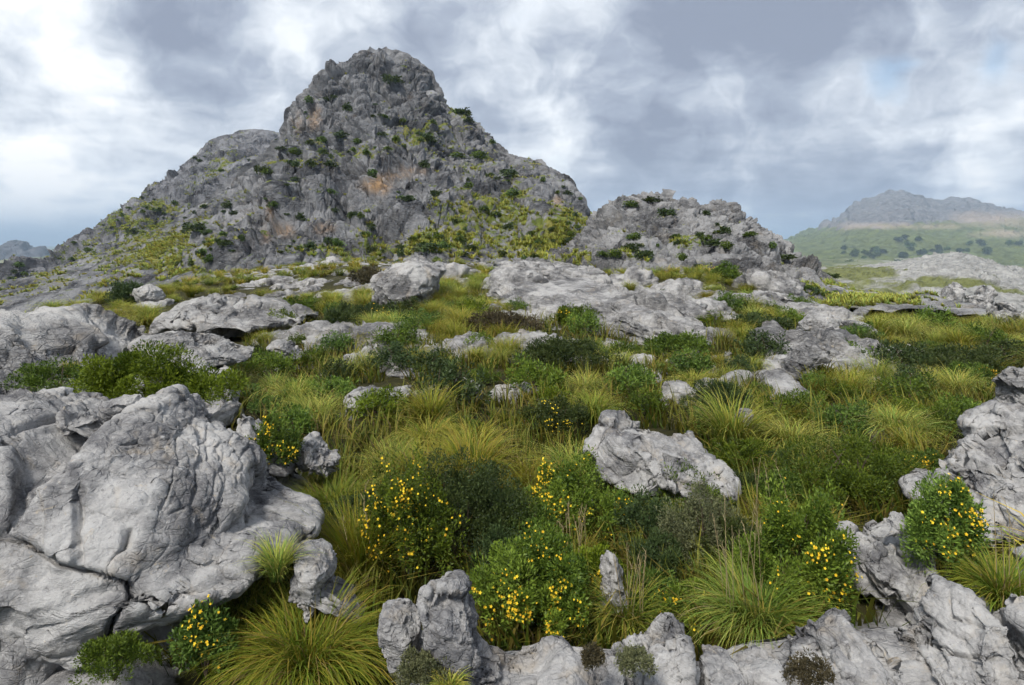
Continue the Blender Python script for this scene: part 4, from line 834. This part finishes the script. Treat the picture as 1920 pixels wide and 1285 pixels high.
S(1750, 905, 80, 45, 'green bush with yellow tips above the fissured boulder', 'green', 235, 4000, 18, name='flowering_bush', cat='bush')
S(700, 1000, 90, 60, 'low dark shrub left of the tall yellow-flowered bush', 'dark', 236, 4000)
S(190, 1300, 130, 80, 'dark little cushion of heath under the domed boulder', 'green', 237, 5000, dy=4.0, leaf=.018)
S(790, 1300, 90, 55, 'greyish cushion plant below the rounded pinnacle', 'grey', 238, 3500, dy=3.75, leaf=.016)
S(1190, 1275, 62, 46, 'greyish cushion plant growing on the fluted rock', 'grey', 239, 2800, dy=3.6, leaf=.014)
S(1112, 1265, 40, 44, 'dry brown cushion plant beside the short grey block', 'brown', 240, 1800, dy=3.6, leaf=.014)
S(1530, 1300, 76, 50, 'dark cushion plant at the bottom edge by the jagged rock', 'brown', 241, 2800, dy=3.55, leaf=.014)
S(1480, 900, 90, 40, 'dark low shrub in front of the tussock bank', 'dark', 242, 3500)
S(1420, 960, 110, 60, 'dark green shrub behind the dry stalks', 'dark', 243, 4500)
for k, (px, py, w, h, lb, pal, fl) in enumerate([(980, 1070, 130, 110, 'fresh green shrub behind the wide bush covered in yellow flowers', 'green', 0), (1120, 1140, 100, 95, 'bright green leafy bush right of the wide flowering bush', 'bright', 12), (1300, 1000, 140, 95, 'green shrub under the hump-backed rock front', 'green', 0),
        (1225, 1060, 120, 110, 'dense dark shrub between the flowering bushes and heath', 'dark', 0), (1400, 1100, 130, 105, 'dark leafy shrub behind the fountain grass', 'dark', 0), (1485, 985, 120, 80, 'green shrub above the tall green bush', 'green', 0), (1665, 920, 150, 75, 'leafy green shrub left of the fissured boulder', 'green', 0),
        (905, 1000, 130, 100, 'leafy dark shrub up the hollow from the big dark shrub', 'dark', 0), (655, 1020, 110, 70, 'low dark shrub by the upright grass', 'dark', 0), (1335, 1200, 140, 65, 'low green bush with few flowers by the jagged bottom rock', 'bright', 14), (1410, 900, 120, 55, 'olive shrub right of the hump-backed rock', 'green', 0)]):
    S(px, py, w, h, lb, pal, 260+k, 5000, fl, name='flowering_bush' if fl else 'shrub', cat='bush' if fl else 'shrub')
MS = [[mkmesh(nm, *a[:2], mt, False, {'col': a[2]}) if nm == 'foliage' else mkmesh(nm, *a, mt, True) for nm, a, mt in (('foliage', shrub_arrays(2600, 800+k, 1., .62, .9, leaf=.055, base=PAL[p_][0], tip=PAL[p_][1], lobes=22), M_LEAF), ('stem', stem_arrays(800+k, 1., .62, .9), M_TWIG))] for k, p_ in enumerate(('dark', 'green', 'green', 'bright'))]
MSH = []; r = np.random.default_rng(71)
while len(MSH) < 72:
    px, py = r.uniform(430, 1915), r.uniform(575, 830)
    p = gpt(px, py)
    if p[1] > 40 or any(inside(P, np.array([px, px]), np.array([py, py-12]))[0] for P in OUT) or any(math.hypot(p[0]-a, p[1]-b) < c+.5 for a, b, c in KEEP): continue
    s_ = r.uniform(.55, 1.25)*(1+p[1]*.015); e = link('meadow_shrub', None, loc=p, rz=r.uniform(0, 6.28)); e.scale = (s_, s_, s_*r.uniform(.7, 1.1)); tag(e, None, 'shrub', 'low shrubs dotted through the meadow')
    for me in MS[int(r.integers(4))]: link(me.name.split('.')[0], me, e)
    KEEP.append((p[0], p[1], s_*.35)); MSH.append((e, px, py))
Tu = tussock_obj
Tu(575, 1275, 330, 210, 'big fountain of long green grass in front of the domed boulder', 301, 2600, (.55, .30, .15), flop=1.25)
Tu(470, 1200, 200, 120, 'green grass tussock hanging against the domed boulder', 302, 1300, (.65, .25, .10), lean=(-.4, 0))
Tu(675, 1100, 150, 190, 'upright light green grass tussock beside the pale cracked stone', 303, 1300, (.45, .45, .10), flop=.6, spread=.6, stalks=6, stalk_h=.9)
Tu(520, 1080, 70, 90, 'small grass tuft growing at the tip of the domed boulder', 304, 500, (.4, .4, .2), flop=.7, spread=.6, dy=4.75)
Tu(620, 975, 190, 115, 'dark drooping grass tussock behind the domed boulder', 305, 1500, (.8, .15, .05), lean=(-.3, -.2))
Tu(1420, 1190, 230, 175, 'green fountain grass with tall dry stalks left of the flowering bush', 306, 2000, (.75, .18, .07), stalks=12, stalk_h=1.1)
Tu(1000, 930, 190, 90, 'olive grass tussock combed to one side above the flowering bushes', 307, 1400, (.25, .55, .20), lean=(-.3, -.3))
Tu(1075, 1075, 120, 90, 'thin grass with a fan of pale dry stalks among flowering bushes', 308, 700, (.5, .3, .2), stalks=12, stalk_h=.7)
Tu(1175, 1180, 120, 130, 'loose green grass between the wide flowering bush and fluted rock', 309, 800, (.5, .35, .15), stalks=8, stalk_h=.8)
Tu(1880, 1135, 130, 140, 'dark grass tussock below the tall fissured boulder', 310, 1000, (.65, .25, .10), dy=4.8, stalks=4, stalk_h=.8)
Tu(1590, 745, 110, 75, 'rounded grass tussock beside the smooth pale slab', 311, 900, (.25, .55, .2))
Tu(1640, 720, 130, 72, 'wide bright tussock behind the rounded slab tussock', 312, 1000, (.35, .5, .15))
Tu(1460, 800, 110, 70, 'golden tussock next to the thin twisted rock', 313, 900, (.2, .55, .25))
Tu(1400, 770, 110, 60, 'tussock leaning over the dark cushion shrub', 314, 900, (.3, .5, .2))
Tu(1690, 930, 100, 95, 'dry-tipped tussock above the small triangular stone', 315, 800, (.35, .4, .25))
Tu(1450, 1000, 140, 100, 'grass with tall straw plumes behind the fountain grass', 316, 1000, (.4, .35, .25), stalks=5, stalk_h=.8)
Tu(1270, 1010, 120, 90, 'grass tussock under the front of the hump-backed rock', 317, 900, (.6, .3, .1))
Tu(840, 1290, 100, 50, 'short dry grass at the pinnacle foot', 318, 500, (.2, .4, .4), dy=3.75)
Tu(740, 900, 190, 95, 'drooping tussock above the tall yellow-flowered bush', 319, 1300, (.35, .45, .2), lean=(.3, 0))
Tu(590, 790, 160, 80, 'golden tussock mound beside the small yellow-flowered bush', 320, 1100, (.25, .5, .25))
Tu(130, 705, 45, 40, 'grass tuft on the long sloping slab', 321, 350, (.3, .4, .3), dy=9.6, flop=.6, spread=.6)

# meadow tussocks, scattered: 300 nearest are things, the rest one mass
VAR = []
for k in range(6):
    V, F, c = tussock_arrays(760, 400+k, R=.5, h=.58, wid=.012, seg=5, mixc=[(.30, .5, .2), (.45, .42, .13), (.2, .5, .3), (.35, .5, .15), (.55, .35, .1), (.25, .45, .3)][k], lean=(-.25*(k % 2), -.15), flop=[1.25, 1.0, 1.35, .85, 1.2, 1.1][k], spread=[.8, 1, .9, .6, 1, .8][k])
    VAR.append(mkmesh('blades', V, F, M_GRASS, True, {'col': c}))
LOW = [tussock_arrays(120, 450+k, R=.55, h=.56, wid=.030, seg=3, mixc=[(.25, .5, .25), (.4, .45, .15), (.2, .45, .35)][k % 3], flop=1.1) for k in range(6)]
r = np.random.default_rng(21)
cand = []
ncell = 0
Yc = 3.6
pts = []
while Yc < 78:
    step = (.72 if Yc < 6.5 else 1.0)+.008*Yc
    xs = np.arange(-1.02*Yc, 1.02*Yc, step); xs = xs+r.uniform(-.45, .45, len(xs))*step; ys = Yc+r.uniform(-.45, .45, len(xs))*step
    pts.append(np.stack([xs, ys], 1)); Yc += step*.86
pts = np.concatenate(pts); zz = Hg(pts[:, 0], pts[:, 1])
Q = np.concatenate([pts, zz[:, None]], 1); qx, qy = w2p(Q)
ok = np.ones(len(Q), bool)
top_y = HZN-FOC*(Q[:, 2]+np.where(Q[:, 1] > 8.5, .40, .18))/Q[:, 1]
for P in OUT:
    ok &= ~(inside(P, qx, qy) | inside(P, qx, top_y))
for kx, ky, kr in KEEP: ok &= np.hypot(Q[:, 0]-kx, Q[:, 1]-ky) > kr+.12
rz_ = blob(qx, qy, [(760, 520, 130, 22, .8), (900, 490, 240, 20, .65), (580, 545, 160, 16, .75), (1200, 560, 90, 30, .8), (1420, 575, 120, 22, .65), (1050, 560, 130, 40, .5), (150, 1000, 300, 250, 1.0), (1750, 1150, 250, 120, .95), (1030, 1290, 400, 60, 1.0), (60, 680, 200, 80, .9), (1380, 455, 130, 70, .8)])
patchy = fbm(Q/5+60, 3)
ok &= r.random(len(Q)) > rz_+np.where(Q[:, 1] > 30, .22-.5*patchy, 0)
ok &= (Q[:, 1] > 4.4) & ((Q[:, 1] > 7.0) | (r.random(len(Q)) > np.where((qx > 640) & (qx < 1700), .85, .4)))
Q, qx, qy, patchy = Q[ok], qx[ok], qy[ok], patchy[ok]
order = np.argsort(Q[:, 1]); Q, qx, qy, patchy = Q[order], qx[order], qy[order], patchy[order]
vis = (Q[:, 1] > 4.4) & (qx > -60) & (qx < 1980) & (qy < 1330)
near = np.flatnonzero(vis)[:300]
TUS = []
for i in near:
    s = r.uniform(.7, 1.35)*(.9+.4*patchy[i]); s *= .72 if Q[i, 1] < 6.5 else 1.0
    e = link('grass_tussock', None, loc=Q[i], rz=r.uniform(-1.2, 1.2)); e.scale = (s, s, s*r.uniform(.75, 1.15))
    link('blades', VAR[int(r.integers(6))], e)
    zone = ('in the hollow among the flowering bushes' if Q[i, 1] < 7.2 else 'in the meadow left of the central row of ledges' if qx[i] < 640 else 'in the meadow around the central row of ledges' if qx[i] < 1090 else 'in the meadow around the hump-backed rock' if qx[i] < 1480 else 'in the wide tussock field on the right side')
    tag(e, 'one of the olive grass tussocks '+zone, 'grass tussock', 'grass tussocks '+zone); TUS.append((e, qx[i], qy[i]-20))
rest = np.setdiff1d(np.arange(len(Q)), near)
VV, FF, CC, off = [], [], [], 0
for i in rest:
    V, F, c = LOW[int(r.integers(6))]; s = r.uniform(.85, 1.8)*(.95+.4*patchy[i]); a = r.uniform(0, 6.28); ca, sa = math.cos(a), math.sin(a)
    s *= min(1, 22/Q[i, 1])**.35
    W = np.stack([V[:, 0]*ca-V[:, 1]*sa, V[:, 0]*sa+V[:, 1]*ca, V[:, 2]*r.uniform(.7, 1.05)], 1)*s+Q[i]
    VV.append(W); FF.append(F+off); w_ = r.random(); CC.append(c*(np.array((1.22, 1.08, .9))*w_+np.array((.50, .72, .85))*(1-w_))*r.uniform(.75, 1.25)); off += len(V)
TUFT = [tussock_arrays(20, 470+k, R=.45, h=.30, wid=.020, seg=2, mixc=(.35, .4, .25), flop=.8) for k in range(5)]
fx = r.uniform(-1, 1, 5200); fy = 4.6*(26/4.6)**r.random(5200); fp = np.stack([fx*fy*.95, fy], 1); fp = np.concatenate([fp, Hg(fp[:, 0], fp[:, 1])[:, None]], 1); gx, gy = w2p(fp)
good = np.ones(len(fp), bool)
for P in OUT: good &= ~inside(P, gx, gy)
for p in fp[good]:
    V, F, c = TUFT[int(r.integers(5))]; s = r.uniform(.6, 1.4)*(1+p[1]*.02); VV.append(V*s+p); FF.append(np.concatenate([F])+off); CC.append(c*r.uniform(.35, .75)); off += len(V)
print('tussocks', len(near), len(rest), 'tris', sum(len(f) for f in FF)*2)
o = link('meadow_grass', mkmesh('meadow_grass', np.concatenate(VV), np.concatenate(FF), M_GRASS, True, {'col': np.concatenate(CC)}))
tag(o, 'olive and golden grass covering the far half of the saddle', 'grass', kind='stuff')

# shrubs on the mountain, ridge and knoll
SH = []
for k in range(6):
    V, F, c, B_, nv = shrub_arrays(420, 500+k, 1., .8, 1., leaf=.16, lw=.6, base=PAL['dark'][0], tip=PAL['green'][1] if k % 2 else PAL['dark'][1], lobes=14)
    SH.append(mkmesh('mountain_shrub', V, F, M_LEAF, False, {'col': c}))
def on_slope(data, px, py):
    _, f, x, y, nz, gr = data
    d = np.hypot(x-px, y-py); k = np.flatnonzero(d < 4)
    if len(k) == 0: k = np.array([np.argmin(d)])
    return f[k[np.argmin(f[k][:, 1])]]
def hill_shrubs(data, pts, extra, box, sz, group, label, seed, ref, marks):
    r = np.random.default_rng(seed); _, f, x, y, nz, gr = data
    L = [(px, py, r.uniform(.8, 1.25)) for px, py in pts]; HS = []
    m = np.flatnonzero((x > box[0]) & (x < box[1]) & (y > box[2]) & (y < box[3]) & (nz > .35)); wgt = np.exp(2.6*gr[m]+4.5*fbm(f[m]/11+5, 3)); wgt /= wgt.sum()
    for i in r.choice(m, extra, replace=False, p=wgt): L.append((x[i], y[i], r.uniform(.3, .8)))
    for i, (px, py, s) in enumerate(L):
        p = on_slope(data, px, py); s = s*sz*r.uniform(.75, 1.3)*max(.55, min(1.3, p[1]/ref))
        o = link('mountain_shrub', SH[i % 6], loc=p-np.array((0, 0, .22*s)), rz=r.uniform(-.6, .6), sc=(s*r.uniform(.8, 1.7), s, s*r.uniform(.6, 1.1)))
        tag(o, label, 'shrub', group); HS.append((o, px, py))
    name_apart(HS, marks, 'dark shrub', 'above', 'below', 1.0)
hill_shrubs(A, [(655, 206), (813, 227), (638, 254), (607, 264), (809, 264), (688, 289), (586, 312), (855, 291), (955, 327), (880, 347), (765, 372), (909, 393), (667, 400), (680, 408), (628, 393), (688, 439), (620, 454), (632, 460), (584, 462), (822, 450), (801, 466), (997, 435), (422, 456), (513, 385), (567, 410), (959, 368), (817, 368), (1130, 418), (738, 154), (859, 210), (876, 214), (555, 285), (426, 385), (392, 489), (526, 281), (701, 327), (797, 310), (901, 293), (551, 310), (501, 327), (492, 318), (620, 360), (622, 308), (423, 453), (390, 490), (420, 513), (363, 430), (330, 533), (463, 517), (655, 405), (700, 432)],
            160, (330, 1120, 130, 500), 2.5, 'dark shrubs on the steep mountain face', 'one of the dark shrubs growing on the steep mountain face', 31, 140, [('orange overhang', 708, 340), ('mountain summit', 715, 110), ('cliff edge facing the back ridge', 548, 225), ('notch on the summit shoulder', 860, 212), ('mountain ledge above the gap', 985, 300), ('gap between mountain and knoll', 1120, 415), ('grassy apron under the gap', 960, 400), ('green patch on the upper face', 790, 255), ('small ochre hollow low on the face', 535, 432), ('bare rib between face and apron', 760, 430), ('lower mountain slope under the back ridge', 420, 440), ('mountain foot beside the lone bush', 360, 520)])
hill_shrubs(B, [(290, 453), (283, 487), (213, 513), (163, 470), (250, 430), (330, 380)], 45, (20, 480, 290, 540), 2.8, 'dark shrubs on the long ridge', 'one of the dark shrubs dotting the long ridge left of the mountain', 32, 200, [('back ridge top', 480, 250), ('green streak on the back ridge', 260, 430), ('low end of the back ridge', 60, 520), ('step in the back ridge skyline', 380, 290), ('foot of the back ridge', 250, 510), ('middle of the back ridge', 360, 390)])
hill_shrubs(C, [(1228, 374), (1185, 382), (1249, 402), (1267, 441), (1310, 440), (1324, 449), (1340, 458), (1361, 467), (1361, 434), (1451, 462), (1477, 482), (1406, 437), (1211, 482), (1281, 484), (1372, 524), (1327, 524), (1564, 516), (1130, 475), (1183, 467), (1150, 480), (1217, 480)], 34, (1090, 1650, 390, 560), 1.25, 'dark shrubs on the knoll', 'one of the dark shrubs growing on the craggy knoll', 33, 62, [('knoll top', 1245, 375), ('second knoll pinnacle', 1345, 390), ('knoll end facing the mountain', 1110, 460), ('long tail of the knoll', 1540, 530), ('knoll foot above the pavement', 1220, 540), ('bare wall of the knoll', 1430, 480), ('dark hollow in the knoll', 1320, 455), ('knoll slope above the rounded boulder', 1420, 540)])
# tufts of grass on the ledges of mountain and knoll
def ledge_grass(data, n, sz, name, label, seed):
    r = np.random.default_rng(seed); _, f, x, y, nz, gr = data
    m = np.flatnonzero((gr > .36) & (nz > .3)); w = (gr[m]-.3)**1.5; pick = r.choice(m, min(n, len(m)), replace=False, p=w/w.sum())
    base = [tussock_arrays(16, 600+k, R=.6, h=.5, wid=.16, seg=2, mixc=(.35, .5, .15)) for k in range(4)]
    VV, FF, CC, off = [], [], [], 0
    for i in pick:
        V, F, c = base[int(r.integers(4))]; s = sz*r.uniform(.6, 1.2); VV.append(V*s+f[i]); FF.append(F+off); CC.append(c*np.array((1.0, .93, .95))*r.uniform(.7, 1.3)); off += len(V)
    o = link(name, mkmesh(name, np.concatenate(VV), np.concatenate(FF), M_GRASS, True, {'col': np.concatenate(CC)})); tag(o, label, 'grass', kind='stuff')
ledge_grass(A, 7000, 1.0, 'mountain_grass', 'green grass growing on the ledges of the mountain', 41)
ledge_grass(B, 2600, 1.2, 'ridge_grass', 'green grass growing on the long ridge', 42)
ledge_grass(C, 2200, .55, 'knoll_grass', 'green grass growing on the ledges of the knoll', 43)
# dark trees on the far mountain's meadows
r = np.random.default_rng(51); _, f, x, y, nz, gr = E
tr = [(1640, 470), (1650, 478), (1700, 452), (1705, 460), (1745, 470), (1735, 478), (1760, 462), (1680, 486), (1690, 478), (1775, 478), (1595, 470), (1620, 478), (1590, 496), (1720, 486), (1800, 470), (1565, 496), (1830, 462), (1850, 470), (1890, 455)]
for i in range(60):
    a = tr[i % len(tr)]; px, py = a[0]+r.normal(0, 10), a[1]+r.normal(0, 4); p = on_slope(E, px, py); s = r.uniform(14, 26)
    o = link('far_tree', SH[i % 6], loc=p-np.array((0, 0, 2)), rz=r.uniform(0, 6.28), sc=(s, s, s*.8)); tag(o, 'one of the dark trees dotting the green slope of the far mountain', 'tree', 'dark trees on the far mountain slope')

def loose_stones():
    r = np.random.default_rng(91); V0, F0 = cubesphere(3); VV, FF, off = [], [], 0
    for P in OUT:
        w = np.ptp(P[:, 0])
        for k in range(int(min(34, w*.16))):
            x = r.uniform(P[:, 0].min()-.05*w, P[:, 0].max()+.05*w); y = P[:, 1].max()+r.normal(0, .05)*np.ptp(P[:, 1])
            if y < 640: continue
            p = gpt(x, y); s_ = r.uniform(.012, .05)*(1+p[1]*.08)*(1 if r.random() < .85 else 1.9)
            M_ = rot(*r.uniform(0, 6.28, 3)); V = (V0*(1+.35*r.normal(size=(len(V0), 1)).clip(-1, 1)*.6)*[1, .75, .5]) @ M_*s_
            VV.append(V+p+[0, 0, s_*.2]); FF.append(F0+off); off += len(V0)
    o = link('loose_stones', mkmesh('loose_stones', np.concatenate(VV), np.concatenate(FF), M_ROCK, False)); tag(o, 'loose chips of grey stone strewn at the feet of the rocks', 'gravel', kind='stuff')
loose_stones()
name_apart(MSH, LAND, 'low meadow shrub', 'behind', 'in front of')
name_apart(TUS, LAND, 'grass tussock', 'behind', 'in front of')
name_apart(SMALL, LAND+[('mountain foot', 600, 500), ('grassy gap', 1000, 470), ('foot of the knoll', 1330, 545), ('far rim', 1650, 580), ('saddle crest', 850, 490)], 'small grey rock', 'behind', 'in front of')

name_apart([(o, 960+FOC*o.location.x/o.location.y, HZN-FOC*o.location.z/o.location.y) for o in COL.objects if o.name.startswith('far_tree')], [('far mountain peak', 1680, 380), ('pale karst hill crest', 1790, 480), ('cliff band on the far mountain', 1640, 424), ('green middle slope of the far mountain', 1700, 460), ('low shoulder of the far mountain', 1530, 445), ('meadow beside the knoll tail', 1590, 500), ('bright far slope at the view edge', 1880, 455)], 'dark tree', 'above', 'below', 1.0)
print('TRIS', sum(sum(len(p.vertices)-2 for p in m.polygons) if len(m.polygons) < 3000 else int(len(m.loops)-2*len(m.polygons)) for m in bpy.data.meshes))
